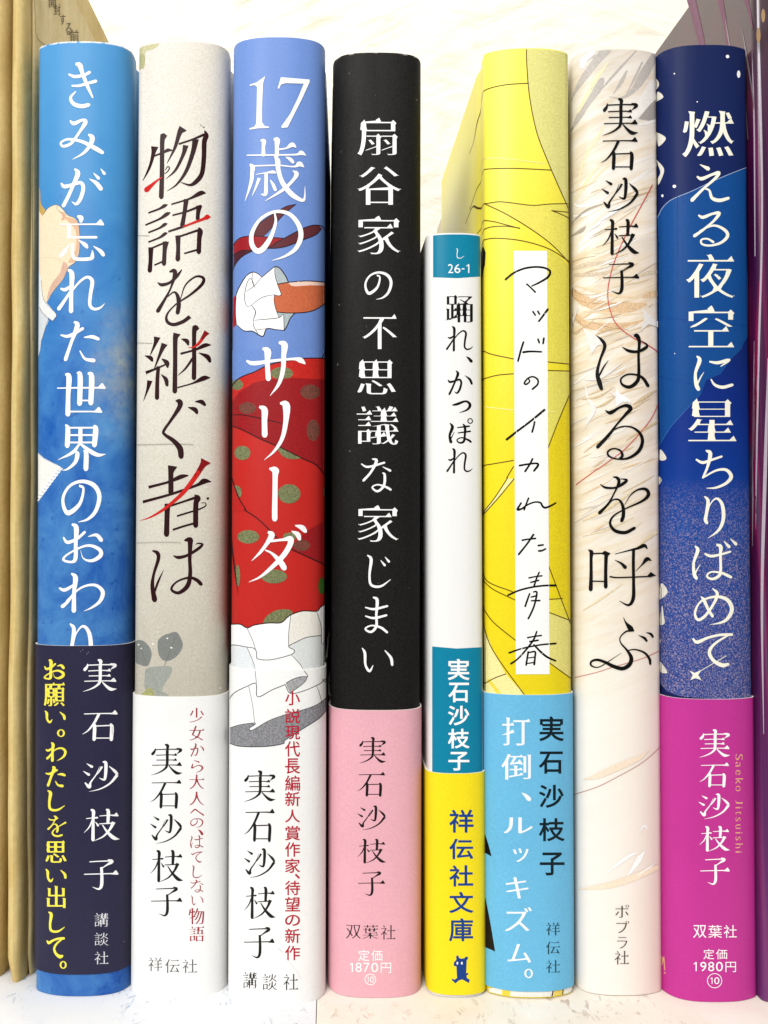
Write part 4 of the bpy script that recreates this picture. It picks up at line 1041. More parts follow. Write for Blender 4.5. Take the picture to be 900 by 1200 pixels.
b4 = Book(387, 493, 61, 1168, 0.0024, 0.0050, 0.0042, lean=-4, splay=(0.008, 0.0))
b4.build('hardcover_book', black_jacket(), 'matt black hardcover with white title and a pink paper band',
         band=(832, None, paper('pink_band', '#efb3c0', 0.5, 0.04, 0.03)))
p = Print()
p.text([('扇', 419, 138, 466, 182), ('谷', 419, 195, 470, 240), ('家', 419, 253, 469, 298), ('の', 427, 318, 460, 351), ('不', 425, 368, 465, 409), ('思', 419, 421, 464, 462), ('議', 418, 476, 467, 521),
        ('な', 423, 537, 459, 577), ('家', 419, 592, 467, 635), ('じ', 430, 650, 458, 689), ('ま', 427, 699, 455, 742), ('い', 424, 759, 461, 788)], WHITE, 'ming')
p.build('title_lettering', b4, JK, b4.jacket); top = p.lay + 2
p = Print()
p.text([('実', 421, 863, 452, 894), ('石', 419, 904, 451, 933), ('沙', 419, 943, 452, 972), ('枝', 419, 982, 452, 1011), ('子', 420, 1020, 451, 1049)], ink('#1c1414'), 'ming')
p.text([('双', 406, 1083, 423, 1099), ('葉', 425, 1083, 443, 1099), ('社', 446, 1083, 463, 1100)], ink('#33262a'), 'minglight')
p.text([('定', 420, 1112, 433, 1125), ('価', 435, 1112, 448, 1125), ('1', 410.5, 1127, 414, 1138), ('8', 417, 1127, 424, 1138), ('7', 426, 1127, 433, 1138), ('0', 435, 1127, 443, 1138), ('円', 446, 1127, 458, 1139)], WHITE, 'gothic')
p.ring(434, 1146.5, 6.2, 0.9, WHITE)
p.text([('1', 430.3, 1143, 432, 1150), ('0', 433.6, 1143, 438, 1150)], WHITE, 'gothic')
p.build('band_lettering', b4, BD, b4.band, b4.bz); top = p.lay + 2

# ================================================================== book: small white paperback
b5 = Book(498.5, 565.5, 273, 1168, 0.0018, 0.0026, 0.0018, lean=1, depth=0.105, board=0.0004, groove=0.0)
b5.build('paperback_book', paper('paperback_cover', '#f7f7f5', 0.3, 0.01, 0.01, 0.04), 'small white paperback with teal blocks and a yellow band, shortest in the row',
         band=(906, 1165, paper('yellow_band', '#fce61e', 0.4, 0.03, 0.02)))
p = Print()
TEAL = ink('#0f84a6', 0.32, 0.03)
p.poly([(507.5, 255), (590, 255), (590, 324), (564.5, 324), (536, 326), (507.5, 325)], TEAL)
p.build('teal_block', b5, JK, b5.jacket); p = Print(p.lay + 1)
p.poly([(506.5, 757.5), (535, 760), (564, 758.5), (590, 758.5), (590, 1185), (506.5, 1185)], TEAL)
p.build('teal_block', b5, JK, b5.jacket); top = p.lay + 2
p = Print(top)
p.text([('し', 534.5, 291, 544, 303)], WHITE, 'minglight')
p.text([('2', 525, 309.5, 531, 320), ('6', 532.5, 309.5, 539.5, 320), ('-', 541, 314.5, 544.3, 315.7), ('1', 546.3, 309.5, 550, 320)], WHITE, 'gothic')
p.text([('踊', 522, 345.5, 554, 378), ('れ', 522.5, 382, 554.5, 412), ('、', 546, 417.5, 554, 425), ('か', 524.5, 434, 554, 463), ('っ', 530, 469, 552.5, 484), ('ぽ', 525.5, 490, 554.5, 520), ('れ', 523, 525, 554, 555)], BLACK, 'ming')
p.text([('実', 525, 772, 550, 797), ('石', 525.5, 800, 549.5, 823), ('沙', 525, 827, 550, 850), ('枝', 525, 854, 550, 877), ('子', 525.5, 881, 550, 903)], WHITE, 'bold')
p.build('cover_lettering', b5, JK, b5.jacket); top = p.lay + 2
p = Print()
NAVY = ink('#17418c', 0.4)
p.text([('祥', 526.5, 948, 554, 975), ('伝', 526.5, 982, 553.5, 1006), ('社', 526.5, 1013, 553.5, 1038), ('文', 526.5, 1044, 553.5, 1069), ('庫', 526, 1075, 553.5, 1102)], NAVY, 'bold')
p.build('band_lettering', b5, BD, b5.band, b5.bz); p = Print(p.lay + 1)
Zbear = Zm(520, 1100, 5.625)
p.poly(Zbear([(84, 104), (96, 106), (98, 120), (115, 126), (134, 122), (141, 112), (155, 114), (157, 124), (148, 136), (145, 222), (157, 218), (158, 230), (146, 236), (150, 254), (168, 264), (160, 286), (142, 274), (120, 262), (98, 268), (76, 288), (54, 268), (52, 255), (70, 264), (86, 252), (82, 176), (64, 172), (66, 150), (82, 132), (80, 116)]), NAVY)
for x in (88, 117):
    q = Zbear([(x, 155, 6)])[0]; p.oval(q[0], q[1], 1.0, 1.7, WHITE)
p.build('emblem', b5, BD, b5.band, b5.bz); top = p.lay + 2

# ================================================================== book: yellow with a sky blue band
def yellow_jacket():
    t = NT('yellow_jacket')
    z = t.zfac(0.0, 0.195)
    c = t.ramp(z, [(0.30, lin('#f6df1c')), (0.55, lin('#f8e420')), (0.80, lin('#faec48')), (1.0, lin('#f9ee63'))])
    c = t.mix(1.0, c, t.ramp(t.noise(1500, 3, 0.65), [(0.3, 0.93), (0.7, 1.0)]), 'MULTIPLY')
    # glare on the front board, painted in as a fade to white behind the spine
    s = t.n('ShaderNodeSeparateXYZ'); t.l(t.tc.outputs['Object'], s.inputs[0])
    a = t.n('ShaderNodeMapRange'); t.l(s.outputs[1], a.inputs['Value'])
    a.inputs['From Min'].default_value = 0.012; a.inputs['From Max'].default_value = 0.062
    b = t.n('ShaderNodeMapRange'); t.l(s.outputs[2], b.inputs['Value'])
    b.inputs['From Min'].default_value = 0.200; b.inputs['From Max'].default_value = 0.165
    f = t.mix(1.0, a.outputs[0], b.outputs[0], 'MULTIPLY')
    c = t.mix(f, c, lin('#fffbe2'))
    return t.done(c, 0.42, t.noise(2200, 2), 0.08, 0.0001)

b6 = Book(566.5, 669, 56, 1170, 0.0026, 0.0012, 0.0016, groove=0.0004, depth=0.128)
b6.wrap = 6.0
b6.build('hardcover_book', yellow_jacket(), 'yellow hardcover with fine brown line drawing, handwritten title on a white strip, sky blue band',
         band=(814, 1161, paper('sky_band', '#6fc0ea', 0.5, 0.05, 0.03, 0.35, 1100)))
p = Print()
Zr, Zt, Zu = Zm(560, 50, 4.8), Zm(560, 290, 4.44), Zm(560, 560, 4.44)
BR = ink('#5d3d10')
p.poly(Zr([(272, 15), (275, 120), (290, 300), (330, 500), (390, 660), (450, 800), (500, 908), (600, 908), (600, 15)]), ink('#e6e08c', 0.45, 0.08))
p.poly(Zr([(600, 908), (500, 908), (400, 910), (300, 916), (130, 897), (35, 905), (160, 965), (300, 1050), (420, 1140), (500, 1230), (600, 1230)]), ink('#f2e766', 0.45, 0.08))
p.poly(Zt([(560, 90), (465, 95), (440, 60), (360, 0), (360, 600), (470, 607), (560, 610)]), ink('#ece05a', 0.45, 0.08))
p.poly(Zt([(560, 640), (360, 640), (360, 1055), (465, 790), (560, 600)]), ink('#ebe168', 0.45, 0.08))
p.poly(Zt([(560, 600), (465, 790), (360, 1055), (360, 1200), (560, 1200)]), ink('#efd824', 0.45, 0.08))
p.poly(Zu([(560, 0), (365, 0), (365, 450), (410, 570), (475, 740), (560, 790)]), ink('#eed722', 0.45, 0.08))
p.poly(Zu([(365, 632), (440, 630), (475, 740), (365, 700)]), ink('#f0e24a', 0.45, 0.08))
p.poly(Zu([(365, 700), (475, 740), (560, 790), (560, 1100), (480, 1040), (365, 955)]), ink('#ebe182', 0.45, 0.08))
p.poly(Zu([(155, 0), (188, 5), (110, 100), (30, 190), (30, 175), (90, 100)]), ink('#f7efa0', 0.45, 0.08))
p.poly(Zu([(10, 700), (28, 770), (80, 900), (145, 1020), (250, 1135), (250, 1180), (10, 1180)]), ink('#f8eea2', 0.45, 0.08))
p.poly(Zu([(45, 1050), (62, 1045), (125, 1125), (100, 1125)]), ink('#f3df50', 0.45, 0.08))
for q in ([(272, 20), (275, 120), (290, 300), (330, 500), (390, 660), (450, 800), (500, 912), (520, 960)], [(-60, 420), (-30, 410), (0, 325), (40, 268), (150, 238), (285, 228)], [(-60, 770), (-20, 742), (0, 730), (45, 712), (200, 707), (415, 717)],
          [(-90, 800), (-40, 790), (0, 870), (35, 905), (130, 895), (300, 915), (400, 908), (520, 905)], [(35, 905), (160, 965), (300, 1050), (420, 1140), (520, 1245)], [(-80, 1005), (-50, 1020), (0, 1000), (80, 1005), (160, 1025), (235, 1045)],
          [(10, 1070), (60, 1040), (150, 1032), (235, 1043)], [(20, 1112), (100, 1100), (250, 1115), (400, 1160), (520, 1235)], [(415, 945), (520, 955)], [(415, 945), (460, 962), (520, 990)]):
    p.line(Zr(q), 1.1, BR)
p.line(Zr([(0, 650), (150, 652), (380, 680)]), 1.0, ink('#fbf4a0'))
for q in ([(25, 535), (70, 555), (185, 580)], [(25, 685), (100, 665), (185, 657)], [(360, 595), (475, 607)], [(360, 640), (475, 643)], [(475, 770), (420, 900), (360, 1055)], [(25, 1135), (185, 1108)], [(150, 1198), (185, 1140)]):
    p.line(Zt(q), 1.1, BR)
p.line(Zt([(40, 830), (185, 845), (400, 855)]), 1.0, ink('#fbf4a0'))
for q in ([(155, 0), (90, 100), (30, 178), (22, 195)], [(188, 5), (110, 100), (30, 190), (22, 200)], [(24, 495), (60, 545), (180, 592)], [(24, 530), (80, 580), (193, 635)], [(24, 670), (80, 750), (195, 845)], [(24, 745), (80, 900), (250, 1140)],
          [(24, 1078), (80, 1045), (145, 1020)], [(365, 450), (410, 570), (480, 755)], [(370, 632), (440, 628)], [(370, 700), (480, 742)], [(372, 962), (490, 1048)]):
    p.line(Zu(q), 1.1, BR)
p.build('line_drawing', b6, JK, b6.jacket); p = Print(p.lay + 1)
p.poly([(558, 286), (566.3, 287), (569.3, 296), (568.5, 310), (566, 319), (558, 319)], BLACK)
for a, b in ((606, 613), (590, 594)):
    pass
p.poly([(588, 1150), (601, 1150), (597, 1190), (588, 1190)], ink('#f0e25a'))
p.poly([(573, 1158), (678, 1150), (678, 1195), (573, 1195)], ink('#f4f2ec'))
p.poly([(589, 1155), (599, 1155), (595, 1190), (586, 1190)], ink('#f1dd4e'))
p.poly([(651, 1150), (661, 1150), (659, 1190), (645, 1190)], ink('#f0d86a'))
p.line([(651, 1152), (647, 1166), (643, 1190)], 1.6, ink('#4a2a1c'))
p.line([(661, 1152), (659, 1166), (657, 1190)], 1.2, ink('#4a2a1c'))
p.build('printed_edge_marks', b6, JK, b6.jacket); top = p.lay + 2
p = Print(top)
p.poly([(602, 294), (641, 294), (642, 500), (644, 790), (604.5, 790), (603, 500)], ink('#fffffd', 0.45, 0.02))
p.build('title_strip', b6, JK, b6.jacket); p = Print(p.lay + 1)
Zm_, Zn, Zo, Zq = Zm(585, 290, 10.91), Zm(585, 400, 10.91), Zm(585, 510, 8), Zm(585, 650, 8)
hand = [Zm_(s) for s in [
    [(80, 410, 26), (180, 330, 26), (320, 270, 26), (470, 250, 26), (590, 266, 26), (650, 310, 28), (620, 380, 28), (520, 445, 26), (415, 495, 18)], [(350, 468, 22), (400, 512, 20), (460, 572, 24)],
    [(430, 820, 24), (462, 868, 22)], [(492, 815, 24), (515, 855, 22)], [(620, 790, 28), (570, 860, 26), (505, 945, 24)], [(495, 1172, 24), (512, 1220, 24)], [(570, 1160, 26), (560, 1230, 24)]]]
hand += [Zn(s) for s in [
    [(310, 10, 26), (275, 120, 26), (240, 255, 26)], [(305, 140, 30), (400, 130, 26), (540, 135, 22)], [(375, 480, 18), (388, 515, 20), (345, 550, 24), (322, 532, 24), (365, 475, 22), (430, 453, 22), (490, 488, 24), (490, 550, 24), (425, 612, 26)],
    [(580, 875, 32), (400, 1022, 28), (230, 1150, 28), (95, 1255, 30)], [(452, 1030, 26), (440, 1090, 24), (420, 1160, 26)]]]
hand += [Zo(s) for s in [
    [(190, 285, 20), (260, 273, 18), (345, 264, 18), (364, 282, 22), (325, 335, 20)], [(312, 222, 20), (285, 275, 18), (242, 340, 20)],
    [(205, 635, 18), (190, 660, 18), (172, 697, 24), (210, 690, 18), (260, 655, 16), (330, 628, 16), (385, 633, 18), (405, 665, 20), (430, 680, 20), (470, 667, 18), (530, 635, 14)], [(275, 590, 18), (255, 640, 16), (233, 700, 18)],
    [(215, 985, 18), (270, 975, 16), (340, 968, 18)], [(322, 930, 20), (260, 1020, 18), (182, 1118, 20)], [(365, 1035, 18), (412, 1028, 18)], [(370, 1085, 20), (400, 1082, 18), (435, 1065, 16)]]]
hand += [Zq(s) for s in [
    [(278, 218, 16), (330, 207, 14), (400, 198, 16)], [(295, 260, 16), (370, 240, 16)], [(375, 165, 16), (350, 220, 16), (325, 300, 18)], [(82, 380, 16), (180, 337, 18), (300, 306, 18), (420, 290, 18), (530, 288, 20)],
    [(285, 365, 16), (265, 420, 18), (243, 485, 18)], [(320, 350, 14), (345, 346, 16), (352, 370, 18), (330, 470, 18), (300, 545, 18), (272, 600, 18)], [(298, 398, 14), (345, 386, 16)], [(300, 432, 14), (380, 430, 18)],
    [(265, 778, 16), (330, 766, 14), (395, 757, 16)], [(285, 815, 16), (365, 802, 18)], [(352, 720, 16), (320, 800, 18), (240, 905, 18), (170, 980, 16), (110, 1022, 18)], [(92, 920, 16), (220, 878, 16), (380, 846, 16), (530, 832, 18)],
    [(325, 845, 18), (390, 912, 20), (450, 960, 20), (528, 995, 16)], [(272, 910, 18), (262, 970, 18), (252, 1035, 18)], [(275, 918, 14), (335, 910, 18), (335, 960, 18), (328, 1030, 20)], [(275, 968, 12), (330, 960, 12)], [(262, 1020, 12), (325, 1010, 14)]]]
p.strokes(hand, BLACK)
p.build('title_lettering', b6, JK, b6.jacket); top = p.lay + 2
p = Print()
p.poly([(556, 975), (570, 975), (573.5, 988), (577, 1003), (556, 990)], BLACK)
p.poly([(556, 1038), (569, 1040), (574, 1070), (581, 1114), (556, 1103)], ink('#1d180c'))
p.build('black_shape', b6, BD, b6.band, b6.bz); p = Print(p.lay + 1)
DK = ink('#16323c', 0.4)
p.text([('実', 631.5, 839, 659, 868), ('石', 631, 880, 658, 906), ('沙', 631, 919, 659, 946), ('枝', 631, 958, 660, 985), ('子', 632, 998, 660, 1025)], ink('#0f2128', 0.4), 'bold')
p.text([('祥', 639, 1080, 655, 1095), ('伝', 639, 1102, 655, 1117), ('社', 639, 1124, 655, 1139)], ink('#234a58'), 'ming')
p.text([('打', 589, 840, 621, 873), ('倒', 588, 883, 622, 913), ('、', 611, 928, 622, 938), ('ル', 591, 957, 624, 976), ('ッ', 601, 993, 619, 1009), ('キ', 593, 1027, 619, 1052), ('ズ', 592, 1062, 623, 1090), ('ム', 595, 1105, 622, 1127), ('。', 614, 1134, 624, 1145)], ink('#f4fbff'), 'brush')
p.build('band_lettering', b6, BD, b6.band, b6.bz); top = p.lay + 2

# ================================================================== book: pale feathers and a red thread
def feather_jacket():
    t = NT('feather_jacket')
    z = t.zfac(0.0, 0.194)
    base = t.ramp(z, [(0.0, lin('#fffaf4')), (0.30, lin('#fffaf0')), (0.45, lin('#f6ecd8')), (0.62, lin('#f2e6d0')), (0.78, lin('#f0e2c8')), (0.88, lin('#dfd8c8')), (1.0, lin('#d4cdc2'))])
    v = t.coord((55, 8, 400), (0, math.radians(24), 0))
    n = t.noise(1.0, 6, 0.62, v, 1.0)
    amt = t.ramp(z, [(0.28, 0.05), (0.42, 0.40), (0.75, 0.9), (1.0, 0.35)])
    tan = t.ramp(n, [(0.33, lin('#cfab80')), (0.43, lin('#ead6b2')), (0.50, lin('#f6eee0')), (0.62, lin('#ffffff'))])
    c = t.mix(t.mix(1.0, amt, (0.62, 0.62, 0.62, 1), 'MULTIPLY'), base, tan)
    g = t.ramp(t.noise(1.0, 5, 0.6, t.coord((30, 8, 160), (0, math.radians(26), 0)), 0.8), [(0.46, 0.0), (0.62, 1.0)])
    c = t.mix(t.mix(1.0, g, t.ramp(z, [(0.35, 0.0), (0.6, 0.28)]), 'MULTIPLY'), c, lin('#b9b2ad'))
    # pinker towards the right hand joint
    s = t.n('ShaderNodeSeparateXYZ'); t.l(t.tc.outputs['Object'], s.inputs[0])
    m = t.n('ShaderNodeMapRange'); t.l(s.outputs[0], m.inputs['Value'])
    m.inputs['From Min'].default_value = -0.001; m.inputs['From Max'].default_value = 0.009
    f = t.mix(1.0, m.outputs[0], t.ramp(z, [(0.0, 0.75), (0.42, 0.35), (1.0, 0.15)]), 'MULTIPLY')
    c = t.mix(f, c, lin('#f0cdc4'))
    return t.done(c, 0.42, t.noise(2200, 2), 0.08, 0.0001)

b7 = Book(670, 770.5, 57, 1167, 0.0024, 0.0042, 0.0016)
b7.build('hardcover_book', feather_jacket(), 'pale cream and pink hardcover with a feathery drawing, thin red thread and calligraphic black title')
p = Print()
Zz, Zs, Zv, Zw, Zx, Zy = Zm(660, 50, 6.316), Zm(660, 220, 6), Zm(680, 380, 7.06), Zm(680, 540, 6.67), Zm(680, 700, 7.5), Zm(660, 820, 6.316)
GY, GY2, CRM, WH2, TAN, TAN2 = ink('#bfb8b2', 0.45, 0.1), ink('#c6bfba', 0.45), ink('#efe5bd', 0.45), ink('#f2ede8', 0.45), ink('#e6c49c', 0.45, 0.15), ink('#dccbb0', 0.45, 0.15)
p.poly(Zz([(120, 180), (130, 120), (190, 70), (240, 40), (235, 70), (180, 130), (150, 190)]), WHITE)
p.strokes([Zz(s) for s in [[(330, 40, 70), (250, 130, 60), (160, 250, 50), (90, 360, 24), (60, 430, 4)], [(290, 275, 40), (250, 340, 70), (170, 450, 60), (110, 560, 40), (58, 655, 6)], [(545, 55, 10), (410, 200, 18), (330, 290, 16), (290, 340, 4)],
                       [(680, 90, 50), (600, 230, 70), (520, 350, 40), (430, 410, 16), (340, 400, 3)], [(585, 145, 12), (530, 260, 18), (470, 375, 3)], [(470, 210, 14), (430, 290, 28), (370, 380, 4)], [(280, 80, 6), (230, 100, 14), (170, 140, 4)]]], GY)
p.strokes([Zz(s) for s in [[(690, 320, 120), (600, 440, 90), (520, 540, 60), (460, 570, 10)]]], WH2)
p.poly(Zz([(700, 410), (650, 450), (600, 510), (555, 565), (640, 578), (700, 570)]), ink('#a9a19c', 0.45))
p.strokes([Zz(s) for s in [[(330, 150, 10), (250, 260, 30), (170, 400, 30), (110, 520, 10)], [(300, 620, 14), (230, 740, 18), (150, 880, 16), (80, 1180, 6)], [(270, 910, 6), (180, 1020, 24), (90, 1170, 8)], [(340, 900, 6), (240, 1000, 16), (150, 1090, 5)]]], CRM)
p.strokes([Zz(s) for s in [[(690, 575, 20), (600, 600, 22), (520, 610, 6)], [(700, 900, 8), (560, 1000, 26), (400, 1110, 6)], [(700, 830, 5), (560, 880, 16), (440, 930, 4)]]], WH2)
p.strokes([Zs(s) for s in [[(60, 110, 5), (130, 130, 16), (230, 100, 20), (330, 40, 5)], [(60, 200, 5), (150, 190, 22), (260, 140, 6)], [(110, 420, 8), (200, 300, 26), (330, 190, 30), (420, 120, 8)], [(100, 460, 6), (140, 420, 24), (200, 380, 5)]]], WHITE)
p.strokes([Zs(s) for s in [[(60, 250, 4), (110, 200, 16), (180, 150, 18), (290, 110, 4)], [(60, 340, 5), (130, 300, 28), (160, 270, 5)]]], ink('#b5ab9c', 0.45, 0.1))
p.strokes([Zs(s) for s in [[(70, 570, 18), (150, 545, 34), (250, 530, 24), (340, 510, 4)], [(80, 612, 26), (180, 612, 30), (280, 600, 20), (390, 570, 4)], [(670, 590, 26), (600, 600, 30), (520, 625, 20), (430, 640, 4)]]], TAN2)
p.strokes([Zs(s) for s in [[(70, 730, 50), (140, 790, 70), (300, 840, 80), (480, 840, 66), (580, 820, 20)], [(80, 900, 40), (160, 960, 50), (320, 980, 60), (480, 960, 34), (560, 930, 8)], [(560, 770, 16), (620, 750, 44), (690, 740, 40)]]], TAN)
p.strokes([Zs(s) for s in [[(80, 690, 6), (200, 720, 20), (360, 760, 20), (520, 770, 6)], [(140, 870, 5), (300, 880, 16), (460, 890, 14), (560, 880, 5)]]], ink('#f2d9b4', 0.45))
for q in ([(66, 700), (100, 740), (180, 755), (250, 745)], [(62, 760), (130, 800), (300, 818), (460, 800)], [(150, 930), (260, 920), (400, 908)], [(90, 925), (140, 965), (190, 990)], [(210, 950), (320, 980), (460, 1000)], [(230, 420), (320, 390), (420, 350)], [(70, 520), (140, 495), (230, 480)], [(62, 1010), (90, 1030), (120, 1010)], [(600, 840), (630, 818)]):
    p.line(Zs(q), 0.4, ink('#8d6a4a'), True)
rw = random.Random(21)
for i in range(90):
    y0 = rw.uniform(225, 640)
    x0 = rw.uniform(664, 745)
    ln, ang = rw.uniform(14, 46), math.radians(rw.uniform(12, 38))
    pts = [(x0 + ln * k * math.cos(ang), y0 - ln * k * math.sin(ang) + 3 * rw.uniform(-1, 1) * k * (1 - k), wdt) for k, wdt in ((0, 0.3), (0.35, rw.uniform(0.7, 2.2)), (0.7, rw.uniform(0.6, 1.8)), (1, 0.3))]
    if pts[-1][0] < 784:
        p.strokes([pts], ink(rw.choice(['#fbf7ee', '#ffffff', '#ead4b0', '#dcc19a', '#f5ead2', '#d9cfc4', '#e9c9a0']), 0.45, 0.05))
p.poly(Zs([(75, 830), (85, 810), (112, 850), (90, 900), (66, 990), (62, 940), (80, 880)]), WH2)
p.poly(Zs([(555, 850), (600, 890), (640, 930), (690, 950), (690, 990), (600, 960), (540, 1010), (570, 920)]), WH2)
p.poly(Zs([(140, 985), (200, 1020), (300, 1100), (240, 1110), (200, 1170), (170, 1080)]), WH2)
p.strokes([Zv(s) for s in [[(40, 460, 5), (160, 440, 30), (330, 330, 10)], [(250, 560, 6), (330, 610, 40), (420, 650, 5)], [(40, 850, 5), (110, 700, 40), (60, 600, 20), (40, 470, 5)]]], WH2)
p.poly(Zv([(300, 530), (320, 570), (400, 620), (420, 640), (350, 640), (300, 680), (290, 600)]), WHITE)
p.strokes([Zv(s) for s in [[(440, 660, 6), (520, 610, 26), (630, 540, 14)], [(20, 620, 6), (140, 600, 16), (280, 520, 4)], [(130, 690, 4), (200, 660, 20), (300, 590, 4)], [(380, 960, 5), (470, 900, 14), (630, 810, 16)], [(30, 1060, 5), (140, 980, 16), (250, 940, 4)]]], ink('#dcc49c', 0.45, 0.15))
p.strokes([Zw(s) for s in [[(20, 470, 5), (120, 420, 22), (260, 340, 20), (420, 230, 5)], [(20, 590, 4), (200, 540, 12), (420, 440, 4)], [(430, 680, 4), (520, 610, 20), (600, 560, 14)], [(20, 1170, 4), (160, 1080, 14), (330, 960, 4)]]], ink('#efdcb4', 0.45, 0.12))
p.strokes([Zy(s) for s in [[(150, 590, 5), (260, 560, 40), (420, 490, 50), (560, 430, 30), (640, 370, 4)], [(110, 1400, 6), (300, 1380, 40), (480, 1330, 50), (690, 1240, 40)]]], ink('#fae6cf', 0.45))
p.strokes([Zy(s) for s in [[(300, 1300, 4), (450, 1180, 24), (540, 1130, 10)], [(480, 1300, 10), (560, 1180, 40), (600, 1120, 6)], [(540, 1000, 4), (600, 930, 14), (620, 960, 4)], [(530, 1310, 4), (620, 1250, 12), (690, 1200, 4)]]], ink('#ffffff', 0.45))
p.build('feather_drawing', b7, JK, b7.jacket); p = Print(p.lay + 1)
THR = ink('#d4625a', 0.45)
p.line(Zs([(625, -20), (540, 140), (450, 310), (370, 490), (330, 620), (312, 750), (332, 870), (382, 970), (490, 1055), (600, 1110), (680, 1165)]), 1.2, THR)
p.line(Zv([(640, 660), (590, 770), (500, 890), (360, 1040), (240, 1130), (150, 1195)]) + Zw([(130, 66), (60, 118), (-30, 185)]), 1.0, THR)
p.line(Zx([(-40, 703), (140, 660), (260, 620), (400, 580), (560, 530), (700, 465)]), 0.75, ink('#cf7a6c', 0.45))
p.line(Zy([(60, 708), (250, 645), (400, 570), (560, 480), (650, 410), (720, 345)]), 0.55, ink('#a85a50', 0.45))
p.build('thread_drawing', b7, JK, b7.jacket); top = p.lay + 2
p = Print(top)
p.text([('実', 706, 115, 747.5, 159), ('石', 704, 161, 747, 199.5), ('沙', 705, 208, 748.5, 248.5), ('枝', 706, 256.5, 749, 299), ('子', 706.5, 307, 749, 345)], BLACK, 'ming')
p.strokes([Zv(s) for s in [
    [(135, 95, 5), (180, 135, 26), (202, 185, 28), (165, 290, 20), (140, 400, 28), (158, 480, 40), (175, 535, 28)], [(155, 428, 16), (195, 350, 12), (232, 298, 2)],
    [(345, 188, 4), (400, 220, 24), (470, 226, 22), (530, 200, 26), (550, 172, 18), (500, 135, 3)],
    [(440, 98, 8), (465, 95, 36), (486, 140, 28), (480, 250, 22), (482, 400, 26), (470, 470, 30), (410, 518, 28), (348, 500, 20), (335, 452, 14), (390, 415, 14), (470, 420, 16), (520, 450, 24), (558, 508, 28)],
    [(205, 712, 5), (248, 732, 30), (320, 690, 20), (380, 672, 28), (415, 698, 34), (370, 750, 24), (300, 830, 16), (240, 910, 26), (143, 1015, 30)],
    [(245, 892, 6), (330, 850, 12), (420, 850, 14), (490, 900, 24), (512, 970, 28), (480, 1050, 28), (400, 1105, 20), (310, 1115, 12), (238, 1092, 16), (228, 1052, 16), (275, 1028, 12), (330, 1045, 16), (347, 1085, 24), (325, 1112, 16)]]], BLACK)
p.strokes([Zw(s) for s in [
    [(155, 182, 4), (195, 208, 18), (270, 210, 16), (330, 180, 24), (362, 150, 18), (312, 140, 4)], [(255, 125, 6), (290, 135, 24), (300, 170, 24), (265, 250, 12), (215, 340, 18), (150, 407, 28)],
    [(215, 345, 6), (255, 305, 10), (300, 305, 16), (330, 350, 24), (336, 420, 28), (322, 470, 26)],
    [(345, 345, 3), (390, 270, 8), (450, 225, 14), (510, 222, 24), (530, 265, 28), (480, 315, 18), (350, 375, 10), (260, 430, 14), (232, 490, 20), (270, 545, 26), (350, 560, 26), (422, 525, 24)],
    [(65, 695, 6), (88, 715, 32), (85, 760, 24), (85, 900, 26), (82, 1005, 32)], [(95, 725, 11), (190, 722, 11)], [(202, 725, 30), (198, 850, 26), (198, 985, 30)], [(95, 940, 10), (190, 942, 10)],
    [(270, 728, 4), (380, 700, 11), (450, 682, 20), (498, 662, 28), (522, 686, 6)], [(415, 692, 24), (413, 800, 24), (415, 950, 24), (412, 1075, 28), (375, 1127, 18), (305, 1095, 3)],
    [(270, 775, 3), (320, 802, 18), (350, 832, 30)], [(552, 778, 6), (518, 768, 32), (480, 812, 11), (430, 862, 2)], [(232, 905, 12), (300, 912, 11), (520, 904, 11)]]], BLACK)
p.poly(Zw([(160, 726), (190, 702), (236, 722), (215, 745)]), BLACK)
p.poly(Zw([(515, 906), (548, 868), (590, 896), (540, 910)]), BLACK)
p.strokes([Zx(s) for s in [
    [(378, 175, 4), (398, 220, 16), (440, 272, 46), (466, 292, 16)], [(460, 290, 20), (400, 300, 14), (350, 350, 10), (355, 400, 12), (410, 465, 20), (446, 530, 34), (430, 590, 36), (370, 625, 34), (290, 605, 32), (220, 570, 26), (150, 548, 22), (100, 562, 18), (95, 595, 16), (140, 615, 10), (190, 600, 9), (250, 560, 7), (360, 488, 2)],
    [(410, 467, 8), (480, 458, 12), (560, 485, 18), (605, 540, 24), (612, 585, 20)], [(510, 333, 3), (558, 355, 22), (580, 380, 22)], [(575, 308, 3), (615, 320, 20), (635, 346, 20)]]], BLACK)
p.text([('ポ', 721, 1060, 737, 1075), ('プ', 722, 1079, 737, 1093), ('ラ', 723, 1098, 735, 1111), ('社', 720, 1114, 737, 1130)], ink('#4c423e'), 'minglight')
p.build('title_lettering', b7, JK, b7.jacket); top = p.lay + 2

# ================================================================== book: night sky blue with a magenta band
def night_jacket():
    t = NT('night_jacket')
    z = t.zfac(0.0, 0.1955)
    base = t.ramp(z, [(0.30, lin('#50609f')), (0.40, lin('#33539f')), (0.49, lin('#184a9c')), (0.55, lin('#0a378e')), (0.62, lin('#082b80')), (0.72, lin('#0d2362')), (1.0, lin('#12204f'))])
    sp = t.ramp(t.noise(3000, 2, 0.75), [(0.50, 0.0), (0.58, 1.0)])
    amt = t.ramp(z, [(0.0, 1.0), (0.33, 0.95), (0.45, 0.75), (0.52, 0.35), (0.545, 0.0)])
    c = t.mix(t.mix(1.0, sp, amt, 'MULTIPLY'), base, lin('#a795ac'))
    sp2 = t.ramp(t.noise(3300, 2, 0.7, t.coord((1.1, 1, 1), (0.3, 0.5, 0))), [(0.49, 0.0), (0.57, 1.0)])
    c = t.mix(t.mix(1.0, sp2, amt, 'MULTIPLY'), c, lin('#123280'))
    return t.done(c, 0.52, t.noise(1400, 3), 0.15, 0.0002, 0.11)

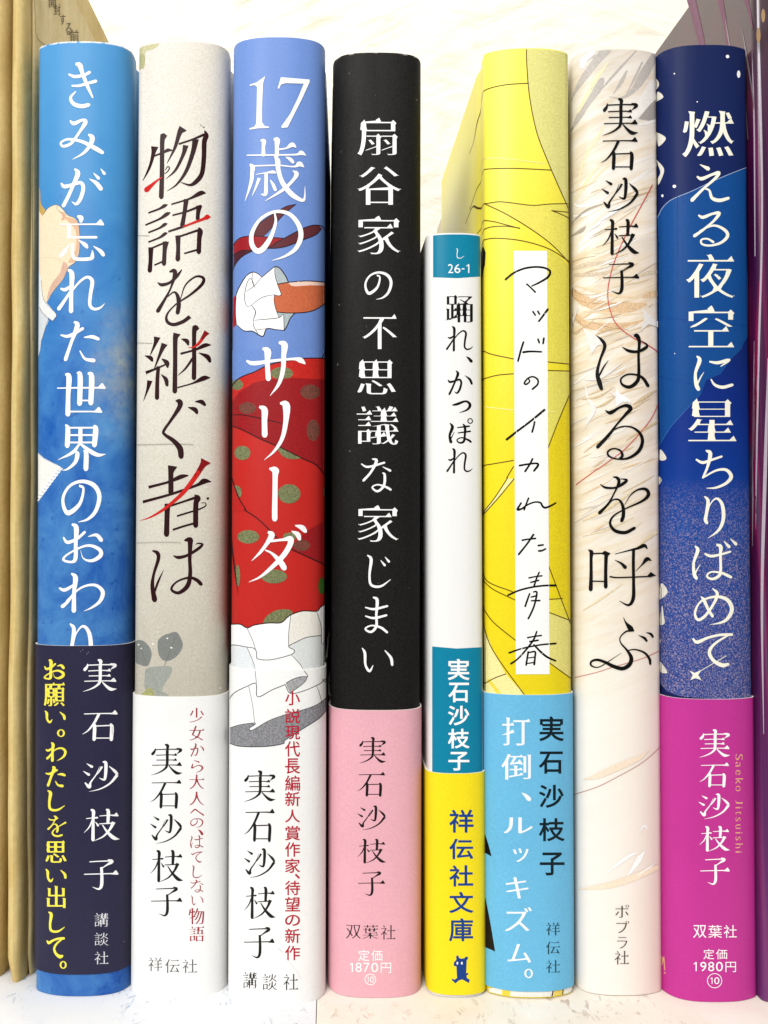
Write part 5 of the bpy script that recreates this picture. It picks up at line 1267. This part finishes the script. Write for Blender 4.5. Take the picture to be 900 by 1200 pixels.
b8 = Book(770.5, 874.5, 52, 1173, 0.0024, 0.0060, 0.0014, lean=1)
b8.build('hardcover_book', night_jacket(), 'night-blue hardcover with speckled lower sky, white title and a magenta paper band',
         band=(819, None, paper('magenta_band', '#c83599', 0.4, 0.03, 0.03, 0.06, 2500, 0.25)))
p = Print()
ZA, ZB, ZK8, ZN = Zm(765, 200, 5.45), Zm(765, 400, 5.45), Zm(765, 640, 5.45), Zm(750, 0, 6)
MID = ink('#0b4a90', 0.52, 0.08)
edge_top = ZA([(0, 340), (35, 290), (60, 240), (120, 185), (250, 130), (400, 60), (545, 0), (640, -35)])
p.poly(edge_top + ZB([(640, -80), (575, 20), (560, 50), (500, 110), (430, 210), (340, 250), (310, 330), (230, 420), (120, 540), (50, 650), (0, 720)]), MID)
p.line(edge_top, 0.7, ink('#a7b8d8'))
p.line(ZB([(575, 20), (560, 50), (500, 110), (430, 210)]), 0.4, ink('#2c66b4'), True)
p.line(ZB([(310, 330), (230, 420), (120, 540), (50, 650), (20, 700)]), 0.45, ink('#3f78be'), True)
p.line(ZA([(0, 938), (70, 940), (240, 955), (420, 965), (600, 995)]), 0.9, ink('#0b3f8c', 0.33))
p.line(ZB([(0, 215), (120, 245), (240, 272)]), 0.8, ink('#0b3f8c', 0.33))
NV = ink('#141f52', 0.35)
p.poly(ZK8([(0, 820), (40, 870), (90, 925), (150, 950), (200, 962), (300, 970), (440, 980), (520, 978), (620, 962), (660, 955), (660, 1060), (0, 1060)]), NV)
p.build('sky_drawing', b8, JK, b8.jacket); top = p.lay + 2
p = Print(top)
for z, q in ((ZN, [(100, 555), (122, 562), (134, 590), (126, 615), (112, 632), (100, 640)]), (ZN, [(105, 725), (122, 645), (165, 682), (105, 720)]), (ZN, [(108, 930), (182, 970), (135, 1028), (118, 990)]),
             (Zz, [(685, 865), (700, 875), (745, 930), (738, 985), (706, 1050), (700, 1010), (720, 960), (700, 900)]), (ZB, [(40, 745), (50, 690), (88, 745), (60, 762)]), (ZB, [(30, 865), (48, 868), (56, 890), (40, 915), (30, 918)]),
             (ZK8, [(40, 340), (45, 255), (65, 240), (95, 295)]), (ZK8, [(45, 495), (60, 380), (70, 440), (76, 492)]), (ZK8, [(40, 610), (42, 580), (50, 600), (50, 615)]), (ZK8, [(40, 745), (50, 738), (92, 800), (80, 812), (48, 800)])):
    p.poly(z(q), ink('#e9e6dc', 0.4), True)
p.build('title_fragment_lettering', b8, JK, b8.jacket); p = Print(p.lay + 1)
for z, x, y, rx, ry in ((ZN, 615, 398, 12, 12), (ZN, 693, 522, 12, 26), (ZA, 138, 100, 11, 10), (ZA, 62, 160, 7, 9), (ZN, 242, 518, 5, 5), (ZN, 402, 716, 5, 4), (ZB, 140, 78, 3, 3)):
    q = z([(x, y, rx)])[0]; p.oval(q[0], q[1], rx / z.k, ry / z.k, WHITE)
p.build('star_dot_drawing', b8, JK, b8.jacket); p = Print(p.lay + 1)
IV = ink('#fbf8e6', 0.4, 0.02)
p.text([('燃', 799.5, 130, 860, 184), ('え', 809, 192.5, 855, 237), ('る', 812, 247.5, 854.5, 289), ('夜', 804, 298, 860.5, 349), ('空', 807, 358, 860.5, 407), ('に', 813, 416.5, 859.5, 458), ('星', 806, 467, 863, 517),
        ('ち', 815, 527, 859, 573), ('り', 824.5, 581, 850, 631), ('ば', 811, 631, 864, 680), ('め', 813, 689, 860, 732), ('て', 811, 742, 859, 782)], IV, 'ming')
p.line([(821, 786), (851, 768.5)], 0.7, IV)
p.poly([(808, 786), (814, 788.5), (822, 785), (818, 791), (822, 797), (815, 794.5), (809, 797), (812, 791)], IV)
p.build('title_lettering', b8, JK, b8.jacket); top = p.lay + 2
p = Print()
p.text([('実', 819, 854, 854, 887), ('石', 819, 893, 853, 922), ('沙', 818, 929, 854, 959), ('枝', 819, 967, 854, 997), ('子', 820, 1004, 854, 1036)], WHITE, 'ming')
p.text([('双', 812, 1083, 827, 1098), ('葉', 829, 1083, 845, 1098), ('社', 847, 1083, 862, 1098), ('定', 823.5, 1111, 836, 1123), ('価', 838, 1111, 851, 1123), ('1', 812.5, 1126, 816, 1137), ('9', 820, 1126, 827, 1137), ('8', 829, 1126, 836, 1137),
        ('0', 838, 1126, 846, 1137), ('円', 849, 1126, 861, 1138), ('1', 831.6, 1144, 834, 1152), ('0', 836, 1144, 842, 1152)], WHITE, 'gothic')
p.ring(836.5, 1148, 8.3, 0.8, WHITE)
OR = ink('#f0b48a', 0.45)
y = 883.0
for ch, h, x1 in zip('Saeko', (9, 8, 7.5, 9, 8), (868.5, 866, 866, 869, 866)):
    p.text([(ch, 860.5, y, x1, y + h - 1.6)], OR, 'minglight', rot=True); y += 9.3
y = 937.0
for ch, h, x1 in zip('Jitsuishi', (5.5, 3.4, 5, 6, 7, 3.4, 6, 7, 3.4), (868.5, 868, 867.5, 866, 866, 868, 866, 868.5, 868)):
    p.text([(ch, 860.5, y, x1, y + h - 1.2)], OR, 'minglight', rot=True); y += h + 2.0
p.poly([(771, 905), (774, 905), (776, 910), (774.5, 913), (771, 911)], ink('#f2d5e6'))
p.strokes([[(776, 1119, 1.0), (779, 1124, 1.4), (777.5, 1131, 1.0)], [(780, 1121, 1.2), (781, 1136, 1.2)], [(781, 1139, 1.6), (781.2, 1140, 1.6)]], OR)
p.build('band_lettering', b8, BD, b8.band, b8.bz); top = p.lay + 2

# ================================================================== kraft mailers at the left end
def kraft_material(name, a, b):
    t = NT(name)
    n = t.noise(1.0, 5, 0.6, t.coord((400, 120, 60)))
    c = t.ramp(n, [(0.3, lin(a)), (0.7, lin(b))])
    g = t.ramp(t.noise(900, 3), [(0.3, 0.9), (0.7, 1.0)])
    c = t.mix(1.0, c, g, 'MULTIPLY')
    return t.done(c, 0.55, t.mix(0.5, n, t.noise(700, 3)), 0.25, 0.0006)

def mailer(x0, x1, y0, depth, h, mat, label, wob, seed):
    """a padded envelope on its long edge: soft front fold, slightly wavy sides"""
    rnd = random.Random(seed)
    ph = [rnd.uniform(0, 6.3) for _ in range(4)]
    o = bpy.data.objects.new('kraft_envelope', None)
    COL.objects.link(o)
    o.location = ((x0 + x1) / 2, y0, 0)
    tag(o, label, 'envelope', 'kraft envelopes at the end of the row')
    w = (x1 - x0) / 2
    prof = []
    for d in (depth, depth * 0.7, depth * 0.4, 0.02, 0.01, 0.006):
        prof.append((-w, d))
    r = min(w, 0.004)
    for i in range(7):
        a = math.pi / 2 * i / 6
        prof.append((-w + r * (1 - math.cos(a)), 0.004 * (1 - math.sin(a)) * 1.0))
    for i in range(6, -1, -1):
        a = math.pi / 2 * i / 6
        prof.append((w - r * (1 - math.cos(a)), 0.004 * (1 - math.sin(a)) * 1.0))
    for d in (0.006, 0.01, 0.02, depth * 0.4, depth * 0.7, depth):
        prof.append((w, d))
    bm = bmesh.new()
    rows = []
    nz = 44
    for k in range(nz + 1):
        z = h * k / nz
        soft = 1.0
        if z < 0.004:
            soft = 0.75 + 0.25 * z / 0.004
        dx = wob * (math.sin(z * 55 + ph[0]) * 0.5 + math.sin(z * 130 + ph[1]) * 0.25)
        dy = wob * (math.sin(z * 75 + ph[2]) * 0.5 + math.sin(z * 210 + ph[3]) * 0.3)
        row = []
        for x, d in prof:
            fade = max(0, 1 - d / 0.009)
            row.append(bm.verts.new((x * soft + dx * fade * 0.6, d + dy * fade + (1 - soft) * 0.006, z)))
        rows.append(row)
    for a, b in zip(rows, rows[1:]):
        for i in range(len(prof) - 1):
            bm.faces.new((a[i], a[i + 1], b[i + 1], b[i]))
        bm.faces.new((a[-1], a[0], b[0], b[-1]))
    bm.faces.new(rows[0][::-1]); bm.faces.new(rows[-1])
    bmesh.ops.recalc_face_normals(bm, faces=bm.faces[:])
    link('paper_sleeve', bm, mat, o, 50)
    return o

KA = kraft_material('kraft_gold', '#d0b26a', '#ecd698')
KB = kraft_material('kraft_pale', '#d2bb80', '#efdcaa')
KC = kraft_material('kraft_brown', '#c2a668', '#dcc58c')
ya = on_shelf(20, 1156)[1]
xa0, xa1 = at_y(7, 600, ya)[0], at_y(28.5, 600, ya)[0]
mailer(xa0, xa1, ya, 0.140, 0.236, KA, 'golden kraft envelope with a soft rounded fold, middle of the three mailers', 0.0007, 3)
yz = on_shelf(4, 1152)[1]
mailer(at_y(-26, 600, yz)[0], at_y(5.5, 600, yz)[0], yz, 0.140, 0.232, KC, 'darker kraft envelope cut by the left border of the photo', 0.0008, 5)
yb = on_shelf(38, 1147)[1]
xb0, xb1 = at_y(30, 600, yb)[0], at_y(40.5, 600, yb)[0]
kb = mailer(xb0, xb1, yb, 0.150, 0.2265, KB, 'pale kraft envelope with a printed flap, touching the bright blue book', 0.0006, 8)

class Flat:
    """print on the right hand face of the pale envelope"""
    xl, xr = 40, 160
    def onto(self, px, py, off):
        Y, Z = at_x(px, py, xb1)
        return Vector((xb1 - kb.location.x + off + 1.2e-4, Y - yb, Z))
fp = Print()
PK = ink('#6d6045', 0.6)
fp.text([('開', 57, -4, 65, 9), ('封', 63, 5, 70.5, 18), ('す', 70, 17, 76.5, 29), ('る', 76.5, 27, 83.5, 41), ('前', 82, 35, 92, 50)], PK, 'gothic')
fp.line([(39.5, -10), (40.5, 20), (42, 42), (52, 53), (60, 60)], 0.7, ink('#8a744a', 0.6))
fp.line([(35.3, -10), (36.2, 60), (37.2, 200), (38, 400)], 0.5, ink('#8a744a', 0.6))
bmf = bmesh.new()
ff = fp.build('flap_printing', Flat(), 0.0, kb)

# ================================================================== glossy purple book at the right end
def purple_cover():
    t = NT('purple_cover')
    v = t.coord((500, 30, 1.6), (0, math.radians(2.0), 0))
    n = t.noise(1.0, 4, 0.6, v, 0.3)
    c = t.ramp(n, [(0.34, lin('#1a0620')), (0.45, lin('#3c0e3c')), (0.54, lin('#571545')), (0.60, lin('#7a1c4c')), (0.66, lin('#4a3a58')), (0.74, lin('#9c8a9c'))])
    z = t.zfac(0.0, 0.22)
    c = t.mix(t.ramp(z, [(0.80, 0.0), (0.92, 0.8)]), c, lin('#4a3f42'))  # bright reflection on the upper cover, painted in as grey-brown
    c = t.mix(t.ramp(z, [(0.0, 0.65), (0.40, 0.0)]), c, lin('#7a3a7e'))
    return t.done(c, 0.24, t.noise(1.0, 2, 0.5, t.coord((300, 60, 3))), 0.10, 0.0004, 0.32)

yp = on_shelf(888, 1176)[1]
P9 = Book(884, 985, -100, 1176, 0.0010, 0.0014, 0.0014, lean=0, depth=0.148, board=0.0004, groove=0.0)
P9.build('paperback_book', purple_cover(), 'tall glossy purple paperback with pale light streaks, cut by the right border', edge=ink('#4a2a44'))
p = Print()
class Side:
    """print on the left hand cover of the purple book"""
    xl, xr = 750, 905
    def onto(self, px, py, off):
        X = P9.x - P9.w / 2
        Y, Z = at_x(px, py, X)
        return Vector((-P9.w / 2 - off, Y - P9.y, Z))
PKS, GD, LGR = ink('#6a3658', 0.3), ink('#a07c4e', 0.3), ink('#8d8288', 0.3)
p.strokes([ZN(s) for s in [[(355, -20, 60), (385, 90, 56), (420, 240, 50), (440, 330, 44)], [(560, -20, 40), (590, 120, 30), (620, 330, 12)], [(740, -20, 36), (765, 60, 24), (790, 200, 10)]]], PKS)
p.strokes([ZN(s) for s in [[(372, -20, 8), (400, 110, 8), (450, 340, 5)]]], ink('#6c3f66', 0.2))
p.strokes([ZN(s) for s in [[(600, 130, 3), (618, 240, 9), (632, 330, 9)], [(720, 210, 3), (745, 360, 9), (790, 640, 9), (800, 760, 3)], [(700, 380, 3), (735, 640, 9), (760, 980, 4)]]], LGR)
q = ZN([(868, 110, 14)])[0]
p.oval(q[0], q[1], 2.2, 8, GD)
p.oval(q[0] - 5.5, q[1] + 23, 2.4, 9, GD)
p.build('cover_artwork', Side(), 5e-5, P9.jacket)
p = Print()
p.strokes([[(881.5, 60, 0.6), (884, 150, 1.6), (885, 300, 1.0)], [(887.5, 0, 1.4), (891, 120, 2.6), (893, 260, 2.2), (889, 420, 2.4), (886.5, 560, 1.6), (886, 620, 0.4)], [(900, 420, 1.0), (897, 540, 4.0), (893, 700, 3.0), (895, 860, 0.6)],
           [(884, 400, 0.4), (883, 520, 2.0), (881.5, 640, 0.5)]], ink('#b5a8b6', 0.2))  # gloss highlights along the spine, put into the ink as pale streaks
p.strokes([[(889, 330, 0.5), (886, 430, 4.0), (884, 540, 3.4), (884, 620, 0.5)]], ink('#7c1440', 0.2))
p.build('painted_spine_gloss', P9, 5e-5, P9.jacket)
